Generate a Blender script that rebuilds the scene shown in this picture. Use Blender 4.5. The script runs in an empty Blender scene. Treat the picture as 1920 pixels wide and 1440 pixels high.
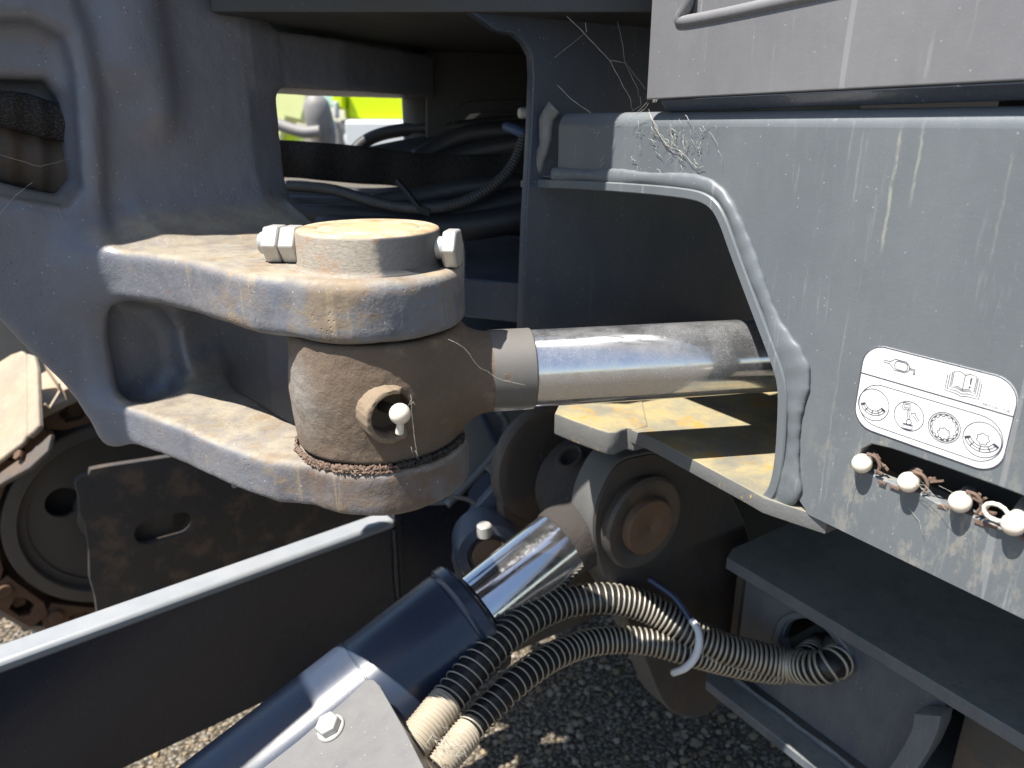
import bpy, bmesh, math, random
import numpy as np
from mathutils import Vector, Matrix
random.seed(7); np.random.seed(7)
R = math.radians
S = bpy.context.scene
COL = S.collection

# ------------------------------------------------------------------ camera
FPX = 1400.0; PITCH = R(19.3)
CP, SP = math.cos(PITCH), math.sin(PITCH)
cam_d = bpy.data.cameras.new('camera'); cam = bpy.data.objects.new('camera', cam_d); COL.objects.link(cam)
cam_d.sensor_width = 36; cam_d.lens = 36 * FPX / 1920
cam_d.clip_start = 0.02; cam_d.clip_end = 400
cam.location = (0, 0, 0); cam.rotation_euler = (math.pi / 2 - PITCH, 0, 0)
cam_d.dof.use_dof = True; cam_d.dof.focus_distance = 0.52; cam_d.dof.aperture_fstop = 9.0
S.camera = cam

# ------------------------------------------------------------------ sky and sun
SUN_AZ, SUN_EL = R(60), R(64)
sunv = Vector((-math.sin(SUN_AZ) * math.cos(SUN_EL), -math.cos(SUN_AZ) * math.cos(SUN_EL), math.sin(SUN_EL)))
W = bpy.data.worlds.new('World'); S.world = W; W.use_nodes = True
wn = W.node_tree.nodes; wl = W.node_tree.links; wn.clear()
wo = wn.new('ShaderNodeOutputWorld'); wb = wn.new('ShaderNodeBackground'); ws = wn.new('ShaderNodeTexSky')
ws.sky_type = 'NISHITA'; ws.sun_disc = False; ws.sun_elevation = SUN_EL; ws.sun_rotation = math.atan2(sunv.x, sunv.y)
ws.air_density = 1.0; ws.dust_density = 0.6; ws.ozone_density = 1.0
wl.new(ws.outputs[0], wb.inputs[0]); wb.inputs[1].default_value = 0.088; wl.new(wb.outputs[0], wo.inputs[0])
sd = bpy.data.lights.new('sun', 'SUN'); sun = bpy.data.objects.new('sun', sd); COL.objects.link(sun)
sd.energy = 5.0; sd.angle = R(0.53); sd.color = (1.0, 0.955, 0.89)
sun.rotation_euler = sunv.to_track_quat('Z', 'Y').to_euler()
S.view_settings.view_transform = 'Standard'; S.view_settings.look = 'None'
S.view_settings.exposure = 1.2; S.view_settings.gamma = 1.0

# ------------------------------------------------------------------ helpers: geometry of the place
def ray(x, y):
    c0, c1 = (x - 960) / FPX, -(y - 720) / FPX
    return np.array([c0, c1 * SP + CP, c1 * CP - SP])
def at(x, y, d): return ray(x, y) * d
def V3(*a): return np.array(a, dtype=float)
def unit(v): v = np.asarray(v, float); return v / np.linalg.norm(v)
UP = V3(0, 0, 1)
class Plane:
    """a plane of the place with its own axes: pt(u, v, off) gives a point, px finds where a line of sight meets it"""
    def __init__(s, o, ex, ey):
        s.o = np.asarray(o, float); s.ex = unit(ex); s.ey = unit(ey); s.n = unit(np.cross(s.ex, s.ey))
    def pt(s, u, v, off=0.0): return s.o + s.ex * u + s.ey * v + s.n * off
    def px(s, x, y):
        r = ray(x, y); t = (s.o @ s.n) / (r @ s.n); p = r * t - s.o
        return (float(p @ s.ex), float(p @ s.ey))
    def pxs(s, L): return [s.px(*q) for q in L]
def on_z(x, y, z): r = ray(x, y); return r * (z / r[2])

A = V3(.5434, -.8395, 0); N = V3(-.8395, -.5434, 0); M = -N      # along the side of the machine, out of it, into it
SIDE = Plane(N * -0.4032, A, UP)                                 # its n looks out of the machine
assert SIDE.n @ N > 0.99

def empty(name, loc):
    o = bpy.data.objects.new(name, None); o.location = Vector(loc); COL.objects.link(o); o.empty_display_size = .02; return o
def tag(o, label=None, cat=None, group=None, kind=None):
    if label: o['label'] = label
    if cat: o['category'] = cat
    if group: o['group'] = group
    if kind: o['kind'] = kind
    return o
def sub(name, parent, loc, label=None):
    o = empty(name, np.asarray(loc, float) - origin_of(parent)); o.parent = parent; return tag(o, label)
def thing(name, label, cat, loc, group=None): return tag(empty(name, loc), label, cat, group)
def origin_of(p):
    v = V3(0, 0, 0)
    while p is not None: v = v + np.array(p.location); p = p.parent
    return v
def link(name, verts, faces, mat, parent=None, smooth=40, bevel=0, seg=2, kind=None, label=None):
    """one mesh object; verts are points of the place"""
    off = origin_of(parent)
    if parent is None: off = np.asarray(verts, float).mean(0)
    elif parent.type == 'MESH': off = origin_of(parent)
    me = bpy.data.meshes.new(name)
    vv = np.asarray(verts, float)
    if parent is None: base = vv.mean(0); base[2] = vv[:, 2].min()
    else: base = off
    me.from_pydata([tuple(v) for v in (vv - base)], [], [tuple(f) for f in faces]); me.validate()
    return finish(name, me, mat, parent, base if parent is None else None, smooth, bevel, seg, kind, label)
def finish(name, me, mat, parent, loc, smooth, bevel, seg, kind, label):
    bm = bmesh.new(); bm.from_mesh(me); bmesh.ops.recalc_face_normals(bm, faces=bm.faces[:]); bm.to_mesh(me); bm.free()
    me.materials.append(mat)
    if smooth:
        me.shade_smooth()
        if smooth < 180: me.set_sharp_from_angle(angle=R(smooth))
    o = bpy.data.objects.new(name, me); COL.objects.link(o)
    if parent is not None: o.parent = parent
    if loc is not None: o.location = Vector(loc)
    if bevel:
        b = o.modifiers.new('bevel', 'BEVEL'); b.width = bevel; b.segments = seg; b.limit_method = 'ANGLE'; b.angle_limit = R(35); b.harden_normals = False
    if kind: o['kind'] = kind
    if label: o['label'] = label
    return o
class MB:
    def __init__(s): s.v = []; s.f = []
    def add(s, vf):
        v, f = vf; k = len(s.v); s.v += [tuple(x) for x in v]; s.f += [tuple(i + k for i in q) for q in f]; return s
    def build(s, name, mat, parent=None, **kw): return link(name, s.v, s.f, mat, parent, **kw)
def frame(d, hint=None):
    d = unit(d); h = np.asarray(hint, float) if hint is not None else (UP if abs(d[2]) < .9 else V3(1, 0, 0))
    e1 = unit(np.cross(h, d)); e2 = np.cross(d, e1); return e1, e2, d
def lathe(o, d, prof, seg=48, hint=None, a0=0, wob=None):
    """prof: (distance along d, radius)"""
    o = np.asarray(o, float); e1, e2, d = frame(d, hint); v = []; f = []
    closed0 = prof[0][1] < 1e-6; closed1 = prof[-1][1] < 1e-6
    for t, r in prof:
        for i in range(seg):
            a = a0 + 2 * math.pi * i / seg
            v.append(o + d * t + (e1 * math.cos(a) + e2 * math.sin(a)) * max(r, 1e-5))
    for k in range(len(prof) - 1):
        for i in range(seg):
            j = (i + 1) % seg; f.append((k * seg + i, k * seg + j, (k + 1) * seg + j, (k + 1) * seg + i))
    f.append(tuple(range(seg))[::-1]); f.append(tuple((len(prof) - 1) * seg + i for i in range(seg)))
    return v, f
def rod_(p0, p1, r0, r1=None, seg=32, bev=0.0):
    p0, p1 = np.asarray(p0, float), np.asarray(p1, float); L = np.linalg.norm(p1 - p0); r1 = r0 if r1 is None else r1
    if bev: pr = [(0, r0 - bev), (bev * .3, r0 - bev * .3), (bev, r0), (L - bev, r1), (L - bev * .3, r1 - bev * .3), (L, r1 - bev)]
    else: pr = [(0, r0), (L, r1)]
    return lathe(p0, p1 - p0, pr, seg)
def prism(poly3, ext):
    n = len(poly3); p = [np.asarray(q, float) for q in poly3]; ext = np.asarray(ext, float)
    v = p + [q + ext for q in p]
    f = [tuple(range(n)), tuple(range(2 * n - 1, n - 1, -1))] + [(i, (i + 1) % n, (i + 1) % n + n, i + n) for i in range(n)]
    return v, f
def box(o, ex, ey, ez): o = np.asarray(o, float); return prism([o, o + ex, o + np.asarray(ex) + ey, o + ey], ez)
def cbox(c, ex, ey, ez, a, b, h):
    """box by centre, three unit axes and three sizes"""
    ex, ey, ez = unit(ex) * a, unit(ey) * b, unit(ez) * h
    return box(np.asarray(c, float) - ex / 2 - ey / 2 - ez / 2, ex, ey, ez)
def cat_rom(P, n=8):
    P = [np.asarray(p, float) for p in P]; P = [2 * P[0] - P[1]] + P + [2 * P[-1] - P[-2]]; out = []
    for i in range(1, len(P) - 2):
        a, b, c, d = P[i - 1:i + 3]
        for k in range(n):
            t = k / n
            out.append(.5 * ((2 * b) + (c - a) * t + (2 * a - 5 * b + 4 * c - d) * t * t + (3 * b - a - 3 * c + d) * t ** 3))
    out.append(P[-2]); return out
def transport(path):
    T = []; n = len(path)
    for i in range(n): T.append(unit(path[min(i + 1, n - 1)] - path[max(i - 1, 0)]))
    e = frame(T[0])[0]; E1 = []; E2 = []
    for t in T:
        e = unit(e - t * (e @ t)); E1.append(e); E2.append(np.cross(t, e))
    return T, E1, E2
def tube(path, r, seg=10, cap=True):
    path = [np.asarray(p, float) for p in path]; T, E1, E2 = transport(path); v = []; f = []
    for i, p in enumerate(path):
        rr = r(i / (len(path) - 1)) if callable(r) else r
        for k in range(seg):
            a = 2 * math.pi * k / seg; v.append(p + (E1[i] * math.cos(a) + E2[i] * math.sin(a)) * rr)
    for i in range(len(path) - 1):
        for k in range(seg):
            j = (k + 1) % seg; f.append((i * seg + k, i * seg + j, (i + 1) * seg + j, (i + 1) * seg + k))
    if cap: f.append(tuple(range(seg))); f.append(tuple((len(path) - 1) * seg + k for k in range(seg)))
    return v, f
def resample(path, n):
    P = np.array(path); L = np.r_[0, np.cumsum(np.linalg.norm(np.diff(P, axis=0), axis=1))]; t = np.linspace(0, L[-1], n)
    return [np.array([np.interp(x, L, P[:, k]) for k in range(3)]) for x in t], L[-1]
def helix(path, rad, wire, pitch, seg=4, per=18, t0=0.0, t1=1.0):
    P, L = resample(path, 400); T, E1, E2 = transport(P); P = np.array(P); E1 = np.array(E1); E2 = np.array(E2)
    pts = []; s = t0 * L; ph = 0
    while s < t1 * L:
        x = s / L * 399; i = int(min(x, 398)); w = x - i
        c = P[i] * (1 - w) + P[i + 1] * w; a = E1[i] * (1 - w) + E1[i + 1] * w; b = E2[i] * (1 - w) + E2[i + 1] * w
        rr = rad(s / L) if callable(rad) else rad
        pts.append(c + (a * math.cos(ph) + b * math.sin(ph)) * rr)
        pp = pitch(s / L) if callable(pitch) else pitch
        s += pp / per; ph += 2 * math.pi / per
    return tube(pts, wire, seg)
def plate(pl, outer, holes, thick, bevel=0.0, off=0.0, res=2):
    """flat plate with holes; front face at pl.n * off, the rest behind it"""
    cu = bpy.data.curves.new('tmp', 'CURVE'); cu.dimensions = '2D'; cu.fill_mode = 'BOTH'
    for L in [outer] + list(holes):
        sp = cu.splines.new('POLY'); sp.points.add(len(L) - 1)
        for i, (x, y) in enumerate(L): sp.points[i].co = (x, y, 0, 1)
        sp.use_cyclic_u = True
    cu.extrude = max(thick / 2 - bevel, 1e-5); cu.bevel_depth = bevel; cu.bevel_resolution = res; cu.offset = -bevel
    ob = bpy.data.objects.new('tmp', cu); COL.objects.link(ob)
    dg = bpy.context.evaluated_depsgraph_get(); dg.update()
    me = bpy.data.meshes.new_from_object(ob.evaluated_get(dg))
    co = np.zeros(len(me.vertices) * 3); me.vertices.foreach_get('co', co); co = co.reshape(-1, 3)
    faces = [tuple(p.vertices) for p in me.polygons]
    bpy.data.objects.remove(ob); bpy.data.curves.remove(cu); bpy.data.meshes.remove(me)
    v = [pl.pt(x, y, z - thick / 2 + off) for x, y, z in co]
    return v, faces
def weld_verts(vf, d=1e-5):
    bm = bmesh.new(); vs = [bm.verts.new(tuple(p)) for p in vf[0]]
    for q in vf[1]:
        try: bm.faces.new([vs[i] for i in q])
        except ValueError: pass
    bmesh.ops.remove_doubles(bm, verts=bm.verts[:], dist=d); bm.verts.index_update()
    r = ([V3(*v.co) for v in bm.verts], [tuple(v.index for v in q.verts) for q in bm.faces]); bm.free(); return r
def smooth2d(L, n=6, closed=True):
    """rounded polygon: Chaikin"""
    for _ in range(n):
        o = []
        for i in range(len(L) if closed else len(L) - 1):
            a, b = np.array(L[i]), np.array(L[(i + 1) % len(L)]); o += [tuple(a * .75 + b * .25), tuple(a * .25 + b * .75)]
        L = o
    return L
def rrect(x0, y0, x1, y1, r, seg=8):
    o = []
    for cx, cy, a in ((x1 - r, y1 - r, 0), (x0 + r, y1 - r, 90), (x0 + r, y0 + r, 180), (x1 - r, y0 + r, 270)):
        for k in range(seg + 1): t = R(a + 90 * k / seg); o.append((cx + r * math.cos(t), cy + r * math.sin(t)))
    return o

# ------------------------------------------------------------------ solid modelling with distance fields (castings, welds, mud)
import openvdb
def smin(a, b, k): h = np.maximum(k - np.abs(a - b), 0) / k; return np.minimum(a, b) - h * h * k * .25
def smax(a, b, k): return -smin(-a, -b, k)
def sd_poly(X, Y, P):
    P = np.array(P, np.float32); d = np.full(np.broadcast(X, Y).shape, 1e9, np.float32); s = np.ones_like(d)
    n = len(P)
    for i in range(n):
        j = (i - 1) % n; e = P[j] - P[i]; wx = X - P[i][0]; wy = Y - P[i][1]
        t = np.clip((wx * e[0] + wy * e[1]) / (e @ e), 0, 1); bx = wx - e[0] * t; by = wy - e[1] * t
        d = np.minimum(d, bx * bx + by * by)
        c1 = Y >= P[i][1]; c2 = Y < P[j][1]; c3 = e[0] * wy > e[1] * wx
        s = np.where((c1 & c2 & c3) | (~c1 & ~c2 & ~c3), -s, s)
    return s * np.sqrt(d)
def ext(d2, dz, r):
    """extrusion with rounded edges"""
    a = d2 + r; b = dz + r
    return np.minimum(np.maximum(a, b), 0) + np.sqrt(np.maximum(a, 0) ** 2 + np.maximum(b, 0) ** 2) - r
def slab(Z, z0, z1): return np.abs(Z - (z0 + z1) / 2) - (z1 - z0) / 2
_rng = np.random.RandomState(3); _lat = _rng.rand(64, 64, 64).astype(np.float32)
def vnoise(X, Y, Z, s):
    x, y, z = X * s + 100, Y * s + 100, Z * s + 100
    xi, yi, zi = np.floor(x).astype(int), np.floor(y).astype(int), np.floor(z).astype(int)
    fx, fy, fz = [(q - i).astype(np.float32) for q, i in ((x, xi), (y, yi), (z, zi))]
    fx, fy, fz = [q * q * (3 - 2 * q) for q in (fx, fy, fz)]
    def L(a, b, c): return _lat[(xi + a) % 64, (yi + b) % 64, (zi + c) % 64]
    c00 = L(0,0,0)*(1-fx)+L(1,0,0)*fx; c10 = L(0,1,0)*(1-fx)+L(1,1,0)*fx
    c01 = L(0,0,1)*(1-fx)+L(1,0,1)*fx; c11 = L(0,1,1)*(1-fx)+L(1,1,1)*fx
    return (c00*(1-fy)+c10*fy)*(1-fz)+(c01*(1-fy)+c11*fy)*fz - .5
def sdf_mesh(f, lo, hi, vox, noise=()):
    lo = np.array(lo, np.float32); n = (np.ceil((np.array(hi) - lo) / vox).astype(int) + 1)
    X = (lo[0] + vox * np.arange(n[0], dtype=np.float32))[:, None, None]
    Y = (lo[1] + vox * np.arange(n[1], dtype=np.float32))[None, :, None]
    Z = (lo[2] + vox * np.arange(n[2], dtype=np.float32))[None, None, :]
    D = np.ascontiguousarray(np.broadcast_to(f(X, Y, Z), tuple(n))).astype(np.float32)
    if noise:
        m = np.abs(D) < vox * 3; I = np.nonzero(m); Xp, Yp, Zp = [lo[k] + vox * I[k].astype(np.float32) for k in range(3)]
        for s, amp in noise: D[m] += amp * vnoise(Xp, Yp, Zp, s)
    # close the field at the borders of the box
    D[0], D[-1] = vox, vox; D[:, 0], D[:, -1] = vox, vox; D[:, :, 0], D[:, :, -1] = vox, vox
    g = openvdb.FloatGrid(vox * 3); g.copyFromArray(np.clip(D, -vox * 3, vox * 3))
    g.transform = openvdb.createLinearTransform(voxelSize=vox)
    p, q = g.convertToQuads(isovalue=0)
    return np.asarray(p, float) + lo, np.asarray(q)[:, ::-1]
def link_np(name, p, q, mat, parent=None, **kw):
    used = np.unique(q); m = -np.ones(len(p), int); m[used] = np.arange(len(used))
    return link(name, p[used], m[q], mat, parent, smooth=180, **kw)
def caps(X, Y, Z, a, b, r):
    a, b = np.asarray(a, np.float32), np.asarray(b, np.float32); e = b - a
    px_, py_, pz_ = X - a[0], Y - a[1], Z - a[2]
    t = np.clip((px_ * e[0] + py_ * e[1] + pz_ * e[2]) / (e @ e), 0, 1)
    return np.sqrt((px_ - e[0]*t)**2 + (py_ - e[1]*t)**2 + (pz_ - e[2]*t)**2) - r
def cylf(X, Y, Z, c, d, r, t0, t1, rnd):
    """cylinder field: centre c, direction d, from t0 to t1"""
    d = unit(d).astype(np.float32); x, y, z = X - c[0], Y - c[1], Z - c[2]; t = x*d[0] + y*d[1] + z*d[2]
    rr = np.sqrt(np.maximum(x*x + y*y + z*z - t*t, 0))
    return ext(rr - r, np.abs(t - (t0 + t1)/2) - (t1 - t0)/2, rnd)

# ------------------------------------------------------------------ materials
class NT:
    def __init__(s, name):
        s.m = bpy.data.materials.new(name); s.m.use_nodes = True; s.t = s.m.node_tree; s.t.nodes.clear()
        s.out = s.n('ShaderNodeOutputMaterial'); s.b = s.n('ShaderNodeBsdfPrincipled'); s.l(s.b.outputs[0], s.out.inputs[0])
        s.pos = s.n('ShaderNodeNewGeometry').outputs['Position']; s.nor = None
    def n(s, k, **kw):
        x = s.t.nodes.new(k)
        for a, b in kw.items(): setattr(x, a, b)
        return x
    def l(s, a, b): s.t.links.new(a, b)
    def vec(s, sc=(1, 1, 1), off=(0, 0, 0), rot=(0, 0, 0)):
        m = s.n('ShaderNodeMapping'); m.inputs['Scale'].default_value = sc; m.inputs['Location'].default_value = off
        m.inputs['Rotation'].default_value = rot; s.l(s.pos, m.inputs['Vector']); return m.outputs[0]
    def noise(s, scale, detail=4, rough=.6, vec=None, dist=0):
        x = s.n('ShaderNodeTexNoise'); x.inputs['Scale'].default_value = scale; x.inputs['Detail'].default_value = detail
        x.inputs['Roughness'].default_value = rough; x.inputs['Distortion'].default_value = dist; s.l(vec or s.vec(), x.inputs['Vector']); return x.outputs['Fac']
    def voro(s, scale, vec=None, feature='F1', out='Distance'):
        x = s.n('ShaderNodeTexVoronoi'); x.feature = feature; x.inputs['Scale'].default_value = scale; s.l(vec or s.vec(), x.inputs['Vector']); return x.outputs[out]
    def ramp(s, f, a, b, lo=0.0, hi=1.0):
        x = s.n('ShaderNodeMapRange'); x.interpolation_type = 'SMOOTHSTEP'; x.inputs[1].default_value = a; x.inputs[2].default_value = b
        x.inputs[3].default_value = lo; x.inputs[4].default_value = hi; s.l(f, x.inputs[0]); return x.outputs[0]
    def math(s, op, a, b=None):
        x = s.n('ShaderNodeMath'); x.operation = op
        for i, q in enumerate((a, b)):
            if q is None: continue
            if isinstance(q, (int, float)): x.inputs[i].default_value = q
            else: s.l(q, x.inputs[i])
        return x.outputs[0]
    def mix(s, f, a, b):
        x = s.n('ShaderNodeMix'); x.data_type = 'RGBA'
        for i, q in ((0, f), (6, a), (7, b)):
            if isinstance(q, (int, float)): x.inputs[i].default_value = q
            elif isinstance(q, tuple): x.inputs[i].default_value = (*q[:3], 1)
            else: s.l(q, x.inputs[i])
        return x.outputs[2]
    def comp(s, v, i): x = s.n('ShaderNodeSeparateXYZ'); s.l(v, x.inputs[0]); return x.outputs[i]
    def upness(s): return s.comp([q for q in s.t.nodes if q.type == 'NEW_GEOMETRY'][0].outputs['Normal'], 2)
    def near(s, c, r0, r1):
        x = s.n('ShaderNodeVectorMath'); x.operation = 'DISTANCE'; s.l(s.pos, x.inputs[0]); x.inputs[1].default_value = tuple(c); return s.ramp(x.outputs['Value'], r1, r0)
    def bump(s, h, st=.3, dist=.001, prev=None):
        x = s.n('ShaderNodeBump'); x.inputs['Strength'].default_value = st; x.inputs['Distance'].default_value = dist; s.l(h, x.inputs['Height'])
        if prev is not None: s.l(prev, x.inputs['Normal'])
        return x.outputs[0]
    def done(s, col, rough, metal=0.0, bump=None, **kw):
        for k, q in (('Base Color', col), ('Roughness', rough), ('Metallic', metal)):
            i = s.b.inputs[k]
            if isinstance(q, (int, float)): i.default_value = q
            elif isinstance(q, tuple): i.default_value = (*q[:3], 1)
            else: s.l(q, i)
        if bump is not None: s.l(bump, s.b.inputs['Normal'])
        for k, q in kw.items(): s.b.inputs[k.replace('_', ' ')].default_value = q
        return s.m

def paint(name, base, rough=.42, dust=.35, dustcol=(.19, .18, .16), up=.45, streak=.25, speck=.5, rust=0., bumpst=.12, orange=700, blotch=22, mud=0., mudcol=(.16, .11, .07), stain=None, drips=()):
    t = NT(name)
    b2 = tuple(x * .86 for x in base); c = t.mix(t.noise(blotch, 3), b2, tuple(min(x * 1.12, 1) for x in base))
    # settled dust: everywhere a little, more where the surface looks up
    d = t.ramp(t.noise(blotch * .5, 8, .72, t.vec((1, 1, .35))), .35, .8, dust * .1, dust)
    if up: d = t.math('ADD', d, t.math('MULTIPLY', t.ramp(t.upness(), .2, .95), t.ramp(t.noise(60, 6, .7), .2, .7, up * .5, up)))
    d = t.math('MINIMUM', d, .95); c = t.mix(d, c, dustcol)
    if streak:
        sv = t.vec((1, 1, .07)); s1 = t.ramp(t.noise(230, 5, .7, sv), .56, .78, 0, streak)
        s1 = t.math('MULTIPLY', s1, t.ramp(t.noise(14, 3), .4, .62)); c = t.mix(s1, c, tuple(min(1, x * 1.7) for x in dustcol))
    if mud: c = t.mix(t.ramp(t.noise(17, 7, .7), .47, .64, 0, mud), c, mudcol)
    if rust: c = t.mix(t.ramp(t.noise(55, 6, .75), .70 - rust * .12, .76 - rust * .1, 0, .9), c, (.22, .07, .02))
    if drips:
        sv_ = t.n('ShaderNodeVectorMath'); sv_.operation = 'DOT_PRODUCT'; t.l(t.pos, sv_.inputs[0]); sv_.inputs[1].default_value = tuple(A); z_ = t.comp(t.pos, 2)
        wob = t.math('MULTIPLY', t.math('SUBTRACT', t.noise(40, 4, .7, t.vec((.3, .3, 1))), .5), .005); sx = t.math('ADD', sv_.outputs['Value'], wob)
        for s_d, z1, z0, w_, st_ in drips:
            m_ = t.math('MULTIPLY', t.ramp(t.math('ABSOLUTE', t.math('SUBTRACT', sx, s_d)), w_, w_ * .4), t.math('MULTIPLY', t.ramp(z_, z0, z0 + .012), t.ramp(z_, z1, z1 - .01)))
            c = t.mix(t.math('MULTIPLY', m_, t.ramp(t.noise(160, 5, .75, t.vec((1, 1, .4))), .35, .6, st_ * .15, st_)), c, (.34, .34, .27))
        sc = t.ramp(t.noise(60, 2, .5, t.vec((1, 1, .04), rot=(0, .5, .3)), 1.2), .705, .72, 0, .35); c = t.mix(sc, c, (.3, .3, .3))
    if stain:
        q = t.math('MULTIPLY', t.near(stain, .03, .11), t.ramp(t.noise(85, 7, .75, t.vec((1, 1, .5))), .50, .62)); c = t.mix(t.math('MULTIPLY', q, .35), c, (.34, .31, .25))
    if speck:
        vo = t.voro(330); g = t.voro(330, out='Color'); sp = t.math('MULTIPLY', t.ramp(vo, .16, .09), t.ramp(t.comp(g, 0), .90, .93, 0, speck))
        c = t.mix(sp, c, (.5, .47, .4))
        vo2 = t.voro(900); g2 = t.voro(900, out='Color'); c = t.mix(t.math('MULTIPLY', t.ramp(vo2, .25, .1), t.ramp(t.comp(g2, 1), .88, .9, 0, speck * .6)), c, (.42, .4, .36))
    h = t.bump(t.noise(orange, 3), bumpst, .0005); h = t.bump(t.noise(90, 4), bumpst * 1.2, .0012, h)
    r = t.ramp(d, 0, .6, rough, min(.95, rough + .4))
    return t.done(c, r, 0, h)

def cast_mat(name):
    """swing casting: dark paint, tan dirt and rust around the pin, spatter on the wall"""
    t = NT(name); C0 = (-.11, .49, -.15)
    c = t.mix(t.noise(16, 4), (.112, .122, .152), (.165, .175, .208))
    c = t.mix(t.ramp(t.noise(9, 4, .6), .45, .7, 0, .22), c, (.10, .085, .075))
    m = t.near(C0, .05, .29); n1 = t.noise(32, 8, .72)
    dirt = t.math('MULTIPLY', m, t.ramp(n1, .30, .56)); c = t.mix(t.math('MULTIPLY', dirt, .5), c, (.16, .14, .112)); c = t.mix(t.math('MULTIPLY', m, t.ramp(t.noise(24, 5, .6, t.vec((1, 1, 1), (2, 8, 1))), .52, .66, 0, .85)), c, (.095, .100, .120))
    dirt2 = t.math('MULTIPLY', t.math('MULTIPLY', t.ramp(t.upness(), .35, .9), t.near(C0, .2, .42)), t.ramp(t.noise(48, 7, .7), .26, .5, .25, 1)); c = t.mix(dirt2, c, t.mix(t.ramp(t.noise(30, 6, .7, t.vec((1, 1, 1), (9, 4, 1))), .4, .62), (.28, .245, .185), (.20, .178, .15)))
    och = t.math('MULTIPLY', t.ramp(t.noise(21, 6, .7, t.vec((1, 1, 2.2), (3, 1, 2))), .55, .68), t.math('MULTIPLY', m, t.ramp(t.upness(), -.1, .8, .15, .9))); c = t.mix(och, c, (.36, .20, .075))
    mudm = t.math('MULTIPLY', t.near((-.085, .44, -.235), .03, .1), t.ramp(t.noise(40, 5, .6), .3, .6, .3, .95)); c = t.mix(mudm, c, (.12, .083, .057))
    pt = [q for q in t.t.nodes if q.type == 'NEW_GEOMETRY'][0].outputs['Pointiness']
    wear = t.math('MULTIPLY', t.ramp(pt, .515, .56), t.ramp(t.noise(50, 6, .7), .35, .6, .15, .8)); c = t.mix(wear, c, (.30, .28, .25))
    tan = t.math('MULTIPLY', t.near(C0, .10, .25), t.ramp(t.noise(14, 8, .78, t.vec((1, 1, 1.6), (4, 4, 7))), .50, .60, 0, .8)); c = t.mix(tan, c, t.mix(t.noise(90, 5, .7), (.135, .10, .068), (.27, .20, .12)))
    drip = t.math('MULTIPLY', t.ramp(t.noise(120, 5, .7, t.vec((1, 1, .12))), .56, .68), t.near(C0, .08, .26)); c = t.mix(t.math('MULTIPLY', drip, .5), c, (.29, .235, .15))
    rs = t.math('MULTIPLY', t.ramp(t.noise(70, 5, .7), .675, .70), .9); c = t.mix(rs, c, (.20, .055, .02))
    spk = t.math('MULTIPLY', t.ramp(t.voro(260), .2, .1), t.ramp(t.comp(t.voro(260, out='Color'), 0), .8, .86, 0, .7)); c = t.mix(spk, c, (.40, .39, .38))
    spk2 = t.math('MULTIPLY', t.ramp(t.noise(800, 2), .6, .7), t.ramp(t.noise(20, 3), .45, .65, 0, .35)); c = t.mix(spk2, c, (.3, .29, .28))
    h = t.bump(t.noise(420, 4, .6), .32, .0008); h = t.bump(t.noise(75, 6, .65), .34, .003, h)
    pit = t.math('MULTIPLY', t.ramp(t.voro(330), .3, .05), t.ramp(t.noise(38, 3), .60, .68)); h = t.bump(pit, .55, -.0016, h)
    return t.done(c, t.ramp(dirt, 0, 1, .38, .85), 0, h)
def mud_mat(name, c1=(.125, .088, .06), c2=(.07, .05, .036), grey=None, rough=.9, b=.7):
    t = NT(name); c = t.mix(t.noise(45, 7, .7), c2, c1)
    if grey:
        g = t.math('MULTIPLY', t.near(grey, .008, .045), t.ramp(t.noise(60, 6, .65), .3, .6)); c = t.mix(t.math('MULTIPLY', g, .8), c, (.25, .235, .215))
        c = t.mix(t.ramp(t.noise(26, 7, .7, t.vec((1, 1, 1), (5, 2, 9))), .55, .68, 0, .6), c, (.22, .18, .13))
    h = t.bump(t.noise(700, 4, .7), b * .6, .0009); h = t.bump(t.noise(130, 8, .7), b, .0022, h)
    return t.done(c, rough, 0, h)
def chrome_mat(name, dusty=.35):
    t = NT(name); n = t.noise(120, 6, .7)
    r = t.ramp(n, .35, .75, .07, .20)
    film = t.ramp(t.noise(26, 7, .72), .32, .7, dusty * .25, dusty); grit = t.ramp(t.noise(1500, 3, .6), .45, .75, 0, dusty * .9); f = t.math('MINIMUM', t.math('ADD', film, grit), .9)
    spk = t.math('MULTIPLY', t.ramp(t.voro(420), .22, .1), t.ramp(t.comp(t.voro(420, out='Color'), 0), .86, .9, 0, min(1, dusty * 2))); f = t.math('MAXIMUM', f, spk)
    c = t.mix(f, (.60, .60, .61), (.36, .35, .33)); c = t.mix(spk, c, (.7, .68, .62))
    return t.done(c, t.math('ADD', r, t.math('MULTIPLY', f, .25)), t.math('SUBTRACT', 1, f), t.bump(t.noise(60, 5), .02, .0008))
def plain(name, col, rough=.6, metal=0., nz=60, var=.3, bs=.1, bscale=400, **kw):
    t = NT(name); c = t.mix(t.noise(nz, 5, .65), tuple(x * (1 - var) for x in col), tuple(min(1, x * (1 + var)) for x in col))
    return t.done(c, rough, metal, t.bump(t.noise(bscale, 3), bs, .0006), **kw)
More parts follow.
